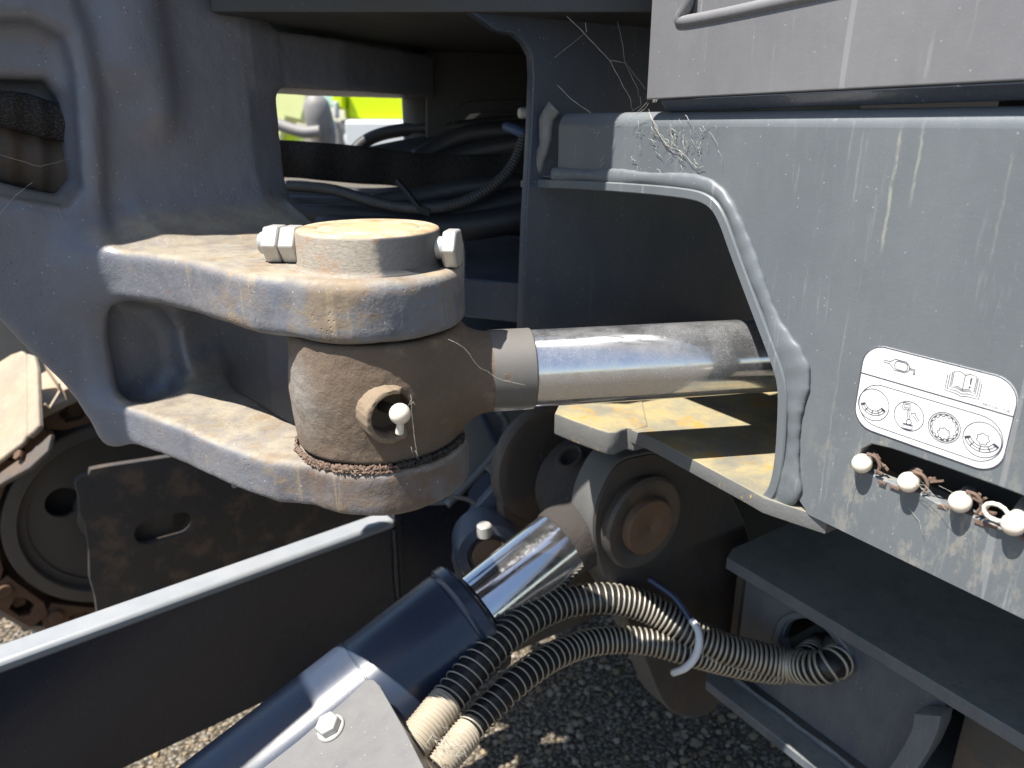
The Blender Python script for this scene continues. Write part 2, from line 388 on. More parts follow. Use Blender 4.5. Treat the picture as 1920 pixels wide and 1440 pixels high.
def boss_mat(name):
    """machined pin boss: scored steel under worn paint with rust film, right side darkened as shade"""
    t = NT(name)
    c = t.mix(t.noise(25, 4), (.04, .042, .048), (.08, .08, .08))  # tone of the right side, set dark to stand for shade
    az = t.comp(t.pos, 0); worn = t.ramp(t.math('ADD', az, t.math('MULTIPLY', t.math('SUBTRACT', t.noise(70, 4), .5), .02)), -.078, -.086)
    sv = t.vec((1, 1, 6), rot=(.12, .1, 0)); lines = t.noise(210, 8, .8, sv, 1.1)
    w = t.mix(t.ramp(lines, .35, .65), (.33, .30, .25), (.19, .155, .115)); w = t.mix(t.ramp(t.noise(38, 6, .7), .5, .68, 0, .85), w, (.30, .14, .055))
    c = t.mix(worn, c, w)
    top = t.ramp(t.upness(), .5, .8); tc = t.mix(t.ramp(t.noise(42, 7, .7), .35, .68), (.50, .42, .29), (.30, .18, .09)); tc = t.mix(t.math('MULTIPLY', t.near((-.09, .5, -.064), .012, .03), .7), tc, (.55, .40, .17))
    c = t.mix(top, c, tc)
    hb = t.bump(t.math('MULTIPLY', lines, worn), .45, .0012); hb = t.bump(t.noise(500, 4), .25, .0008, hb)
    return t.done(c, .62, 0, hb)
def shelf_mat(name):
    t = NT(name); c = t.mix(t.noise(30, 4), (.085, .09, .09), (.14, .14, .135))
    up = t.ramp(t.upness(), .5, .8)
    d = t.mix(t.ramp(t.noise(34, 8, .7), .35, .66), (.23, .21, .14), (.34, .27, .13)); d = t.mix(t.ramp(t.noise(26, 7, .7, t.vec((1, 1, 1), (7, 3, 2))), .56, .64, 0, .9), d, (.40, .23, .04))
    c = t.mix(t.math('MULTIPLY', up, t.ramp(t.noise(22, 5), .3, .55, .35, .95)), c, d)
    chip = t.math('MULTIPLY', t.ramp(t.noise(110, 5, .7, t.vec((1, 1, .6))), .60, .66), t.ramp(t.noise(12, 2), .5, .6)); c = t.mix(t.math('MULTIPLY', chip, t.math('SUBTRACT', 1, up)), c, (.42, .27, .08))
    return t.done(c, .72, 0, t.bump(t.noise(260, 6), .35, .001))
def gravel_mat(name, cols, sc=150):
    t = NT(name); cell = t.voro(sc, out='Color'); x = t.comp(cell, 0)
    c = t.mix(x, cols[0], cols[1]); c = t.mix(t.ramp(t.comp(cell, 1), .6, .9), c, cols[2]); c = t.mix(t.ramp(t.voro(sc), .35, .7), c, tuple(q * .4 for q in cols[0]))
    return t.done(c, .9, 0, t.bump(t.voro(sc), .9, -.006))
def obj_rand(name, cols, rough=.85):
    t = NT(name); i = t.n('ShaderNodeNewGeometry').outputs['Random Per Island']; r = t.n('ShaderNodeValToRGB'); t.l(i, r.inputs[0]); e = r.color_ramp.elements
    e[0].color = (*cols[0], 1); e[1].color = (*cols[-1], 1)
    for k, c in enumerate(cols[1:-1]): q = e.new((k + 1) / (len(cols) - 1)); q.color = (*c, 1)
    c = t.mix(t.ramp(t.noise(300, 4), .3, .7, 0, .4), r.outputs[0], (.2, .16, .11)); return t.done(c, rough, 0, t.bump(t.noise(500, 4), .4, .001))

MT = dict(
    cast=cast_mat('cast paint with dirt'), boss=boss_mat('scored pin boss'),
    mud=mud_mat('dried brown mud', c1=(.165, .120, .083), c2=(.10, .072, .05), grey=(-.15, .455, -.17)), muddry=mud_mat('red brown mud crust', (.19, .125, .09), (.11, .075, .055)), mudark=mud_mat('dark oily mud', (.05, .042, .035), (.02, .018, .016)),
    chrome=chrome_mat('dusty chrome', .24), chrome2=chrome_mat('clean chrome', .06),
    zinc=plain('zinc plated steel', (.44, .43, .40), .42, .35, 90, .15, .1), whitepl=plain('cream plastic', (.66, .60, .50), .5, 0, 80, .05, .05, Subsurface_Weight=.1),
    side=paint('dusty grey side paint', (.112, .127, .138), .33, .30, (.19, .195, .195), .25, .5, .6, .1, stain=tuple(SIDE.pt(-.19, -.222, 0)), drips=((-.2405, .002, -.075, .0013, .55), (-.2285, .004, -.045, .0011, .5), (-.262, .003, -.05, .0009, .22), (-.255, -.10, -.24, .0009, .2), (-.175, -.20, -.245, .0010, .35), (-.183, -.01, -.07, .0009, .22))),
    hood=paint('grey brown hood paint', (.140, .140, .148), .42, .35, (.23, .225, .215), .25, .6, .6, drips=((-.187, .12, .035, .0012, .25), (-.21, .10, .03, .0007, .15), (-.38, .10, .03, .0008, .2))),
    frame=paint('dark frame paint', (.034, .048, .078), .30, .35, (.12, .12, .12), .3, .25, .9), 
    weld=paint('painted weld bead', (.15, .155, .16), .33, .25, (.25, .24, .22), .2, .2, .4, 0, .35, 260),
    shelf=shelf_mat('yellow dusted shelf steel'), dark=paint('dark inner paint', (.035, .037, .04), .5, .3, (.09, .08, .065), .4, .2, .3),
    under=paint('undercarriage paint', (.070, .082, .104), .30, .5, (.24, .245, .22), .8, .25, 1.0, rust=.25), 
    lowdirt=paint('brown dirtied steel', (.05, .047, .045), .5, .5, (.13, .095, .065), .3, .3, .3, 0, .35, 300, 22, .8, (.11, .075, .05)),
    blue=paint('glossy blue black cylinder paint', (.020, .030, .055), .26, .08, (.10, .11, .12), .12, .05, .25, 0, .04, 900),
    cover=paint('grey dusted cover paint', (.075, .075, .082), .38, .4, (.21, .20, .18), .3, .1, .7), ring2=paint('dusty collar paint', (.10, .095, .09), .5, .6, (.17, .145, .12), .2, .1, .3), ring3=paint('grey ear rim paint', (.085, .086, .085), .5, .5, (.16, .15, .13), .3, .2, .4), ring=paint('pale grey link paint', (.145, .15, .15), .5, .5, (.22, .215, .195), .3, .2, .4),
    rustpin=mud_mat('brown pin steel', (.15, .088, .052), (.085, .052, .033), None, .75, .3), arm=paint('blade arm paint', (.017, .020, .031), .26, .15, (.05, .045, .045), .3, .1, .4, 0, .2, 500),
    armtop=paint('blade arm sunlit edge tone', (.20, .215, .23), .4, .3, (.32, .31, .29), .2, .05, .4),  # top edge far paler than the arm: sunlight put into the colour
    track=mud_mat('rusty track steel', (.15, .075, .035), (.055, .032, .02), None, .8, .5), shoe=paint('worn track shoe', (.17, .14, .11), .5, .5, (.42, .34, .24), .5, .5, .3, .6, .5, 250, 30, .5, (.30, .20, .12)),
    tframe=paint('track frame plate', (.03, .031, .034), .5, .4, (.09, .07, .052), .3, .7, .3, 0, .4, 300, 30, .9, (.115, .08, .055)),
    wheel=paint('idler wheel steel', (.07, .06, .052), .5, .4, (.14, .11, .08), .2, .1, .3),
    rubber=plain('black rubber hose', (.014, .014, .016), .42, 0, 80, .3, .1), rubber2=plain('dusty black hose', (.025, .025, .027), .55, 0, 60, .4, .15),
    spring=plain('dusty spring wire', (.36, .33, .265), .5, .55, 50, .35, .1), springd=plain('grey spring wire', (.20, .185, .165), .45, .6, 60, .3, .1), cuff=plain('tan ribbed hose cuff', (.36, .31, .235), .6, .1, 90, .2, .1),
    strap=None, tie=plain('white nylon tie', (.62, .63, .64), .4, 0, 60, .1), bluetape=plain('blue tape', (.07, .11, .24), .5), 
    decalw=plain('white vinyl decal', (.80, .80, .77), .35, 0, 40, .04, .02), ink=plain('grey decal ink', (.06, .055, .08), .5), inkb=plain('dark decal border', (.05, .05, .075), .45),
    seal=plain('black rubber seal', (.012, .012, .013), .6), web=plain('dusty cobweb', (.40, .38, .33), .9, 0, 50, .1),
    lime=plain('lime yellow paint', (.62, .78, .0), .35, 0, 3, .05, .0), white=plain('far grey white panel', (.55, .57, .58), .5, 0, 3, .1, 0), greyt=plain('far grey steel', (.20, .19, .18), .6, 0, 9, .3, 0), sky=plain('far pale blue panel', (.45, .62, .70), .4, 0, 3, .1, 0), cream=plain('far pale yellow cab panel', (.72, .75, .33), .4, 0, 5, .15, 0),
    voidm=plain('shade black machine interior', (.012, .012, .012), .8, 0, 30, .3), red=paint('red scuffed grey paint', (.16, .13, .13), .45, .4, (.27, .24, .22), .2, .5, .5),  # machine interior is near black to stand for deep shade
)
t = NT('woven strap'); w1 = t.voro(420, t.vec((1.0, 1.0, 1.6))); MT['strap'] = t.done(t.mix(t.ramp(w1, .2, .6), (.05, .043, .038), (.016, .014, .013)), .85, 0, t.bump(w1, .9, -.002))
t = NT('brown fabric pad'); MT['pad'] = t.done(t.mix(t.noise(200, 6, .7), (.10, .075, .055), (.055, .042, .033)), .95, 0, t.bump(t.noise(900, 4), .5, .001))
t = NT('green tinted glass'); MT['glass'] = t.done((.12, .38, .30), .12, 0, None, Transmission_Weight=.5)
MT['ground'] = gravel_mat('pale gravel ground', [(.10, .08, .052), (.19, .15, .10), (.23, .21, .17)])
MT['stones'] = obj_rand('loose gravel stones', [(.09, .07, .045), (.21, .16, .095), (.28, .245, .20), (.12, .11, .095), (.26, .185, .10)])

# ------------------------------------------------------------------ ground
GZ = -.95
g = link('ground', [(-60, -60, GZ), (60, -60, GZ), (60, 90, GZ), (-60, 90, GZ)], [(0, 1, 2, 3)], MT['ground'], smooth=0, kind='structure')
def gravel():
    v = []; f = []; rs = random.Random(5)
    bmi = bmesh.new(); bmesh.ops.create_icosphere(bmi, subdivisions=1, radius=1); base = [np.array(q.co) for q in bmi.verts]; fc = [tuple(w.index for w in q.verts) for q in bmi.faces]; bmi.free()
    for i in range(17000):
        x = rs.uniform(-1.5, .75); y = rs.uniform(.72, 2.3)
        if y > 1.5 and rs.random() < .5: continue
        r = rs.choice((.0025, .003, .0035, .0045, .006)) * rs.uniform(.8, 1.3); sx, sy, sz = r * rs.uniform(.8, 1.5), r * rs.uniform(.7, 1.1), r * rs.uniform(.5, .8); a = rs.uniform(0, 6.28)
        ca, sa = math.cos(a), math.sin(a); k = len(v)
        for b in base:
            j = rs.uniform(.8, 1.15); bx, by = b[0] * sx * j, b[1] * sy * j
            v.append((x + bx * ca - by * sa, y + bx * sa + by * ca, GZ + sz * .5 + b[2] * sz * j))
        f += [tuple(q + k for q in w) for w in fc]
    me = bpy.data.meshes.new('gravel'); me.from_pydata(v, [], f); me.materials.append(MT['stones'])
    o = bpy.data.objects.new('gravel', me); COL.objects.link(o)
    tag(o, 'loose tan and white gravel lying under the machine', 'gravel', kind='stuff')
gravel()

# ------------------------------------------------------------------ swing bracket casting
CX, CY = -.095, .50
LEFT = Plane(V3(-.33, .57, 0), V3(.788, .616, 0), UP)            # left face of the casting, turned away from the sun
if LEFT.n[1] > 0: LEFT = Plane(V3(-.33, .57, 0), V3(-.788, -.616, 0), UP)
def build_casting():
    t = thing('swing_bracket', 'large dark grey swing casting at left with two dirty lugs holding the pin', 'casting', (-.33, .65, -.25))
    lug_up = [(-.335, .578), (-.300, .562), (-.262, .543), (-.228, .520), (-.196, .491), (-.165, .463)] + [(CX + .063 * math.cos(R(a)), CY + .063 * math.sin(R(a))) for a in range(228, 500, 10)] + [(-.205, .70), (-.33, .74)]
    lug_lo = [(-.335, .572), (-.290, .545), (-.250, .518), (-.212, .489), (-.185, .470), (-.160, .457)] + [(CX + .063 * math.cos(R(a)), CY + .063 * math.sin(R(a))) for a in range(230, 505, 10)] + [(-.168, .53), (-.25, .62), (-.30, .70)]
    web = [(-.333, .568), (-.288, .608), (-.268, .655), (-.235, .685), (-.195, .70), (-.20, .72), (-.28, .70), (-.38, .65)]
    skirt = [(-.275, .655), (-.235, .685), (-.155, .692), (-.160, .715), (-.28, .70)]
    wall = [(-.338, .572), (-.285, .628), (-.228, .69), (-.214, .725), (-.235, .76), (-.30, .72), (-.385, .65)]
    arm = [(-.225, .70), (-.165, .80), (-.095, .98), (-.10, 1.04), (-.16, 1.06), (-.24, .95), (-.30, .80)]
    lp = LEFT.pxs([(-700, -500), (110, -500), (125, -60), (165, 60), (190, 180), (198, 400), (203, 560), (214, 700), (226, 790), (216, 822), (203, 790), (172, 772), (60, 664), (0, 602), (-140, 440), (-700, 200)])
    p1 = LEFT.pxs([(-400, 30), (60, 40), (120, 70), (140, 140), (150, 350), (120, 385), (-400, 300)])
    p1b = LEFT.pxs([(-400, 140), (95, 146), (122, 180), (140, 340), (120, 372), (60, 360), (-400, 240)])
    WF = Plane(V3(-.333, .568, 0), V3(.05, .044, 0), UP)
    p2 = WF.pxs([(203, 566), (228, 558), (300, 575), (335, 620), (346, 700), (325, 742), (290, 766), (250, 762), (222, 730), (208, 650)])
    e1, e2 = LEFT.ex.astype(np.float32), LEFT.n.astype(np.float32)
    def f(X, Y, Z):
        U = (X - LEFT.o[0]) * e1[0] + (Y - LEFT.o[1]) * e1[1]; Wd = (X - LEFT.o[0]) * e2[0] + (Y - LEFT.o[1]) * e2[1]   # U along the face, Wd out of it
        d = ext(sd_poly(X, Y, web), slab(Z, -.236, -.10), .006); d = smin(d, ext(sd_poly(X, Y, skirt), slab(Z, -.34, -.10), .004), .02)
        d = smin(d, ext(sd_poly(X, Y, wall), slab(Z, -.12, .36), .012), .03)
        lf = ext(sd_poly(U, Z, lp), np.abs(Wd + .035) - .035, .008)
        d = smin(d, lf, .012)
        up = ext(sd_poly(X, Y, lug_up), slab(Z, -.129, -.090), .0065); lo = ext(sd_poly(X, Y, lug_lo), slab(Z, -.2475, -.215), .0045)
        kb = np.clip(((X + .33) * .6 + (Y - .57) * .8) / .05, 0, 1).astype(np.float32)
        kb = np.maximum(kb, np.clip((-.262 - X) / .05, 0, 1) * .55 * np.ones_like(kb)).astype(np.float32)
        d = smin(d, up, .012 + .048 * kb); d = smin(d, lo, .012 + .042 * kb)
        d = smin(d, ext(sd_poly(X, Y, arm), slab(Z, .030, .077), .004), .012)
        for px_, z0 in ((224, .045), (272, .01)):
            b = WALLP(px_); d = smin(d, caps(X, Y, Z, (b[0], b[1], z0), (b[0] + .003, b[1] - .003, .40), .006), .03)
        c1 = ext(sd_poly(U, Z, p1), np.abs(Wd) - .020, .012); d = smax(d, -c1, .012)
        c1 = ext(sd_poly(U, Z, p1b), np.abs(Wd) - .055, .008); d = smax(d, -c1, .010)
        U2 = (X - WF.o[0]) * WF.ex[0] + (Y - WF.o[1]) * WF.ex[1]; W2 = (X - WF.o[0]) * WF.n[0] + (Y - WF.o[1]) * WF.n[1]
        c2 = ext(sd_poly(U2.astype(np.float32), Z, p2), np.abs(W2) - .020, .014); d = smax(d, -c2, .008)
        # bore for the pin
        return d
    def WALLP(px_):
        r = ray(px_, 60); a = np.array([-.338, .572]); b = np.array([-.285, .628]); e = b - a; q = np.linalg.solve(np.array([[r[0], -e[0]], [r[1], -e[1]]]), a); return r[:2] * q[0]
    p, q = sdf_mesh(f, (-.56, .36, -.35), (-.02, 1.08, .34), .0027, noise=((38, .0011), (130, .0005)))
    c = p[q].mean(1)
    zone = (c[:, 0] + .33) * .8 - (c[:, 1] - .57) * .6 > .035
    upm = zone & (c[:, 2] > -.175) & (c[:, 2] < -.082); lom = zone & (c[:, 2] <= -.175)
    armm = (c[:, 1] > .75) & (c[:, 2] > .02) & (c[:, 2] < .09) & (c[:, 0] > -.205)
    rest = ~(upm | lom | armm)
    link_np('casting_body', p, q[rest], MT['cast'], t)
    link_np('pin_lug', p, q[upm], MT['cast'], t, label='upper lug, yellow dusted on top'); link_np('pin_lug', p, q[lom], MT['cast'], t, label='lower lug, caked with brown mud')
    link_np('pivot_arm', p, q[armm], MT['cast'], t)
    return t
build_casting()

# pad and strap in the pocket of the casting
tp = thing('hose_strap', 'woven black hose strap passing through the left pocket of the casting', 'strap', LEFT.pt(*LEFT.px(60, 220)))
def ribbon(pl, top, bot, off, thick, nu=24, sag=.006):
    v = []; f = []
    tp_, bt = cat_rom([V3(*pl.px(*q), 0) for q in top], 8), cat_rom([V3(*pl.px(*q), 0) for q in bot], 8); n = len(tp_); m = 8
    for i in range(n):
        for j in range(m + 1):
            w = j / m; q = tp_[i] * (1 - w) + bt[i] * w; o = off + sag * math.sin(w * math.pi) + .0025 * math.sin(i * .7)
            v.append(pl.pt(q[0], q[1], o))
    for i in range(n - 1):
        for j in range(m): f.append((i * (m + 1) + j, i * (m + 1) + j + 1, (i + 1) * (m + 1) + j + 1, (i + 1) * (m + 1) + j))
    return v, f
o = link('webbing', *ribbon(LEFT, [(-120, 158), (0, 166), (60, 172), (100, 185), (160, 200)], [(-120, 215), (0, 235), (60, 250), (110, 264), (160, 275)], -.030, .002), MT['strap'], tp, smooth=180)
o.modifiers.new('thick', 'SOLIDIFY').thickness = .0025
o = link('fabric_pad', *ribbon(LEFT, [(-120, 200), (0, 220), (60, 240), (110, 250), (160, 262)], [(-120, 330), (0, 350), (60, 362), (110, 380), (160, 400)], -.045, .002, sag=.012), MT['pad'], tp, smooth=180)
o.modifiers.new('thick', 'SOLIDIFY').thickness = .003

# ------------------------------------------------------------------ pin with cross bolt
tpn = thing('pivot_pin', 'upright steel pin boss with scored rusty side standing on the upper lug', 'pin', (CX, CY, -.25))
rb = .0473
pr = [(-.095, .0001), (-.095, rb + .0045), (-.0915, rb + .004), (-.0885, rb + .001), (-.086, rb), (-.0675, rb), (-.0658, rb - .0009), (-.0650, rb - .003), (-.0650, .0345), (-.0656, .0335), (-.0650, .0325), (-.0648, .02), (-.0648, .0001)]
link('pin_boss', *lathe((CX, CY, 0), UP, pr, 128), MT['boss'], tpn, smooth=50)
link('pin_shaft', *rod_((CX, CY, -.245), (CX, CY, -.096), .030), MT['dark'], tpn)
BD = unit(V3(-.985, .17, 0)); BC = V3(CX, CY, -.0775)
def hexp(o, d, af, L, ch=.0012, hint=UP, wash=0):
    """hexagonal prism with chamfered ends, a flat up"""
    r = af / math.sqrt(3); return lathe(o, d, [(0, r * .93), (ch, r), (L - ch, r), (L, r * .90)], 6, hint, a0=R(0))
tb = sub('cross_bolt', tpn, BC, 'bright zinc bolt with two nuts')
for k, (s0, L, nm) in enumerate(((.0480, .0118, 'nut'), (.0604, .0118, 'nut'))):
    link(nm, *hexp(BC + BD * s0, BD, .0235, L), MT['zinc'], tb, smooth=20, bevel=.0008, label='nut against the boss' if k == 0 else 'outer lock nut')
link('bolt_shank', *lathe(BC, BD, [(-.052, .0001), (-.052, .0075), (.0765, .0075), (.078, .0060), (.078, .0001)], 24), MT['zinc'], tb)
link('bolt_head', *hexp(BC - BD * .0615, BD, .0235, .0095), MT['zinc'], tb, smooth=20, bevel=.001)

# ------------------------------------------------------------------ swing cylinder: rod eye, rod, grease point
RD = unit(V3(.988, .160, .006)); RZ = -.1700; RC = V3(CX, CY, RZ); RR = .0283
tr = thing('swing_cylinder', 'shiny chromed cylinder rod with mud caked eye between the lugs', 'hydraulic cylinder', (CX, CY, -.215))
GD = unit(V3(.30, -.95, -.06)); GC = V3(CX, CY, -.182) + GD * .060
gs = ray(727, 772); _k = RC  # grease ring centre lies where this line of sight meets the eye
tt = [q for q in np.linspace(.4, .56, 400) if math.hypot(gs[0] * q - CX, gs[1] * q - CY) < .0592][0]; GC = gs * tt; GD = unit(V3(GC[0] - CX, GC[1] - CY, 0) + V3(.022, -.002, -.002))
def f_eye(X, Y, Z):
    r = np.sqrt((X - CX) ** 2 + (Y - CY) ** 2)
    d = ext(r - .0590 - .0012 * np.cos((Z + .17) * 70), slab(Z, -.2125, -.131), .004)
    n = cylf(X, Y, Z, RC, RD, .0292, .02, .0930, .003); d = smin(d, n, .022)
    h = cylf(X, Y, Z, GC + V3(.0005, 0, 0), GD, .0142, -.010, .04, .001); d = smax(d, -h, .0015)
    return d
p, q = sdf_mesh(f_eye, (-.165, .40, -.22), (.03, .60, -.12), .0012, noise=((60, .0013), (220, .0006)))
link_np('rod_eye', p, q, MT['mud'], tr)
def horseshoe(c, d, ri, ro, l0, l1, a0, a1, n=44, seed=3):
    e = frame(d)[0]; e = e if e[0] > 0 else -e; g = np.cross(d, e); g = g if g[2] > 0 else -g; v = []; f = []; rs = random.Random(seed)
    for i in range(n + 1):
        a = R(a0 + (a1 - a0) * i / n); w = e * math.cos(a) + g * math.sin(a); j = rs.uniform(-.0003, .0003); k = min(1, .55 + min(i, n - i) * .14); l = l0 + (l1 - l0) * k + j * 1.5
        for r_, l_ in ((ri + j * .6, l0), (ri + j * .6, l - .0008), (ri + .0007, l), (ro - .0009, l), (ro + j, l - .0010), (ro + j, l0)): v.append(c + w * r_ + d * l_)
    for i in range(n):
        for k in range(6): f.append((i * 6 + k, i * 6 + (k + 1) % 6, (i + 1) * 6 + (k + 1) % 6, (i + 1) * 6 + k))
    f.append(tuple(range(6))); f.append(tuple(n * 6 + k for k in range(6))); return v, f
link('grease_guard', *horseshoe(GC, unit(GD), .0148, .0184, -.012, .0095, 52, 318), mud_mat('tan crusted guard', (.26, .195, .13), (.17, .125, .085)), tr, smooth=45)
link('rod', *lathe(RC, RD, [(.106, .0001), (.106, RR), (.62, RR), (.62, .0001)], 96), MT['chrome'], tr)
link('collar', *lathe(RC, RD, [(.080, RR), (.080, RR + .0014), (.1095, RR + .0014), (.1105, RR + .0005), (.1105, RR)], 96), MT['ring2'], tr)
link('cylinder_barrel', *rod_(RC + RD * .47, RC + RD * .75, .046, bev=.003), MT['dark'], tr)
# grease nipple with its cap
def nipple(parent, c, d, stem):
    d = unit(d); s = link('grease_nipple', *lathe(c - d * .004, d, [(0, .0035), (.005, .0035), (.005, .0028), (.012, .0025)], 14), MT['zinc'], parent)
    prof = [(0, .0052), (.003, .0066), (.006, .0070), (.009, .0066), (.0115, .0052), (.013, .0033), (.0137, .0001)]
    link('dust_cap', *lathe(c + d * .001, d, prof, 32), MT['whitepl'], parent, smooth=180)
    if stem is not None: link('cap_tether', *tube(cat_rom(stem, 6), .0022, 8), MT['whitepl'], parent)
tn = sub('grease_point', tr, GC, 'round cream cap on a short stem in a muddy C shaped ring')
capc = ray(750, 776) * (tt - .013)
v, f = [], []
bm = bmesh.new(); bmesh.ops.create_uvsphere(bm, u_segments=32, v_segments=20, radius=.0067); v = [np.array(q.co) + capc for q in bm.verts]; f = [tuple(w.index for w in q.verts) for q in bm.faces]; bm.free()
link('dust_cap', v, f, MT['whitepl'], tn, smooth=180)
link('cap_tether', *tube(cat_rom([capc + V3(0, 0, -.004), capc + V3(-.0005, .001, -.009), capc + V3(-.0012, .002, -.0135)], 6), lambda w: .0022 + .0006 * w, 10), MT['whitepl'], tn)
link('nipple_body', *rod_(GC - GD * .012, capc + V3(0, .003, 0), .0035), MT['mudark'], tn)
# crust of mud along the joint under the eye
def crust(name, z, r0, a0, a1, mat, n=150, amp=.0022, th=.0022, lab=None, seed=1):
    rs = random.Random(seed); P = []
    for i in range(n): a = R(a0 + (a1 - a0) * i / (n - 1)); P.append(V3(CX + (r0 + rs.uniform(-1, 1) * amp * .35) * math.cos(a), CY + (r0 + rs.uniform(-1, 1) * amp * .35) * math.sin(a), z + rs.uniform(-1, 1) * amp * .45))
    rads = [th * rs.uniform(.5, 1.35) for _ in range(n)]
    v, f = tube(P, lambda w: rads[min(n - 1, int(round(w * (n - 1))))], 9); v = [q + V3(*[rs.uniform(-1, 1) * .0004] * 3) for q in v]
    return link(name, v, f, mat, None, smooth=180, kind='stuff')
crustn = 0
for a0_, a1_, dz_, dr_, th_ in ((185, 215, 0, 0, .0007), (205, 262, -.0006, .0010, .0010), (240, 292, .0002, .0006, .0009), (225, 290, -.0018, .0024, .0007), (250, 286, .0010, .0000, .0008)):
    o = crust('mud_crust', -.2128 + dz_, .0596 + dr_, a0_, a1_, MT['muddry'], n=int((a1_ - a0_) * 1.6), amp=.0022, th=th_, seed=a0_); tag(o, 'crumbling reddish mud flake row along the joint between eye and lower lug', 'mud', 'mud flakes along the joint')
o = crust('mud_crust', -.2125, .0594, 190, 291, MT['muddry'], amp=.0010, th=.0006); tag(o, 'crumbling reddish mud flake row along the joint between eye and lower lug', 'mud', 'mud flakes along the joint')
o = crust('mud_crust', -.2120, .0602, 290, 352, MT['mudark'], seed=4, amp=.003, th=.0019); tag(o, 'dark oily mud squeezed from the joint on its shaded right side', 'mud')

# ------------------------------------------------------------------ upper frame: side panel with rod opening, shelf, web plate
tf = thing('machine_frame', 'dusty grey side frame with rod opening, white decal and slot, on the right', 'machine frame', SIDE.pt(-.3, -.25, -.1))
inner_px = [(985, 352), (1030, 352), (1100, 355), (1200, 362), (1290, 371), (1330, 381), (1352, 405), (1378, 480), (1423, 600), (1457, 688), (1466, 725), (1465, 780), (1461, 850), (1452, 905), (1438, 925)]
inner = SIDE.pxs(inner_px)
inn = smooth2d(inner, 2, closed=False); inn = [inner[0]] + inn + [inner[-1]]
def offset_poly(L, d):
    o = []
    for i in range(len(L)):
        a = np.array(L[max(i - 1, 0)]); b = np.array(L[min(i + 1, len(L) - 1)]); t_ = b - a; t_ /= np.linalg.norm(t_); o.append(tuple(np.array(L[i]) + np.array([-t_[1], t_[0]]) * d))
    return o
outr = offset_poly(inn, .0105)                                   # outside of the flange, in the panel
topz, botz, s0, s1 = .0075, -.2445, -.5480, 1.0
SL = SIDE.pxs([(1606, 848), (1618, 832), (1640, 828)]); 
slot = [(-.2345, -.195), (-.2330, -.187), (-.2270, -.1815), (-.215, -.1800), (-.20, -.1795), (-.17, -.1792), (-.11, -.1795), (-.06, -.18), (-.055, -.19), (-.06, -.200)]
rs = random.Random(3); slot += [(x, -.2012 + rs.uniform(-.0013, .0015)) for x in np.arange(-.068, -.222, -.0075)] + [(-.2300, -.2005)]
RB = .011                                                        # radius of the bend along the top
outer = [(s0, topz - RB), (s1, topz - RB), (s1, botz), (-.2610, botz), (-.2690, -.2375)] + [q for q in outr[::-1] if q[1] > -.238] 
outer = outer[:-1] + [(s0, outr[0][1] if outr[0][1] > -.06 else -.045)]
v1 = MB().add(plate(SIDE, outer, [slot], .009, .0008))
bend = []
for k in range(9):
    a = R(90 * k / 8); bend.append((-RB + RB * math.cos(a), topz - RB + RB * math.sin(a)))
bend += [(-RB - .03, topz)]; bb = [(x, z - .006) if i == len(bend) - 1 else (-RB + (RB - .006) * math.cos(R(90 * i / 8)) , topz - RB + (RB - .006) * math.sin(R(90 * i / 8))) for i, (x, z) in enumerate(bend)]
prof = bend + bb[::-1]
v1.add(prism([SIDE.pt(s0, z, o_) for o_, z in prof], A * (s1 - s0)))
panel = v1.build('side_panel', MT['side'], tf, smooth=50)
# flange lining the opening: strip standing 5 mm proud of the panel and reaching inwards
strip = offset_poly(inn, .0072)
def sweep_strip(a, b, z0, z1, pl):
    v = []; f = []; n = len(a)
    for i in range(n):
        for (q, z) in ((a[i], z0), (a[i], z1 - .001), (tuple(np.array(a[i]) * .88 + np.array(b[i]) * .12), z1), (tuple(np.array(b[i]) * .88 + np.array(a[i]) * .12), z1), (b[i], z1 - .001), (b[i], z0)): v.append(pl.pt(q[0], q[1], z))
    for i in range(n - 1):
        for k in range(6): f.append((i * 6 + k, i * 6 + (k + 1) % 6, (i + 1) * 6 + (k + 1) % 6, (i + 1) * 6 + k))
    f.append(tuple(range(6))); f.append(tuple((n - 1) * 6 + k for k in range(6))); return v, f
link('opening_flange', *sweep_strip(inn, strip, -.016, .0050, SIDE), MT['side'], tf, smooth=40)
# weld bead between flange and panel, lumpy
def bead(name, path, r, mat, parent, amp=.0012, n=170, flat=.6, seed=2, nrm=None, kind=None, label=None, wf=None):
    P, L = resample(cat_rom(path, 6), n); T, E1, E2 = transport(P); v = []; f = []; rs = random.Random(seed); m = 12; nrm = unit(nrm)
    ph = 0
    for i in range(n):
        t_ = T[i]; b_ = unit(np.cross(t_, nrm)); w = 1 + .035 * math.sin(i * .8) + .16 * math.sin(i * .13 + 1) + rs.uniform(-.02, .02)
        if wf: w *= wf(P[i])
        for k in range(m):
            a = 2 * math.pi * k / m; v.append(P[i] + (b_ * math.cos(a) * r * w + nrm * math.sin(a) * r * flat * (1 + .05 * math.sin(i * .7 + 2) + .12 * math.sin(i * .21))))
    for i in range(n - 1):
        for k in range(m): f.append((i * m + k, i * m + (k + 1) % m, (i + 1) * m + (k + 1) % m, (i + 1) * m + k))
    f.append(tuple(range(m))); f.append(tuple((n - 1) * m + k for k in range(m)))
    return link(name, v, f, mat, parent, smooth=180, kind=kind, label=label)
wp = offset_poly(inn, .0112)
bead('weld_bead', [SIDE.pt(x, y, .0010) for x, y in wp[4:]], .0088, MT['side'], tf, nrm=N, flat=.34, seed=4, n=260, wf=lambda q: .62 + .75 * math.exp(-((q[2] + .150) / .022) ** 2) + .5 * math.exp(-((q[2] + .232) / .012) ** 2))
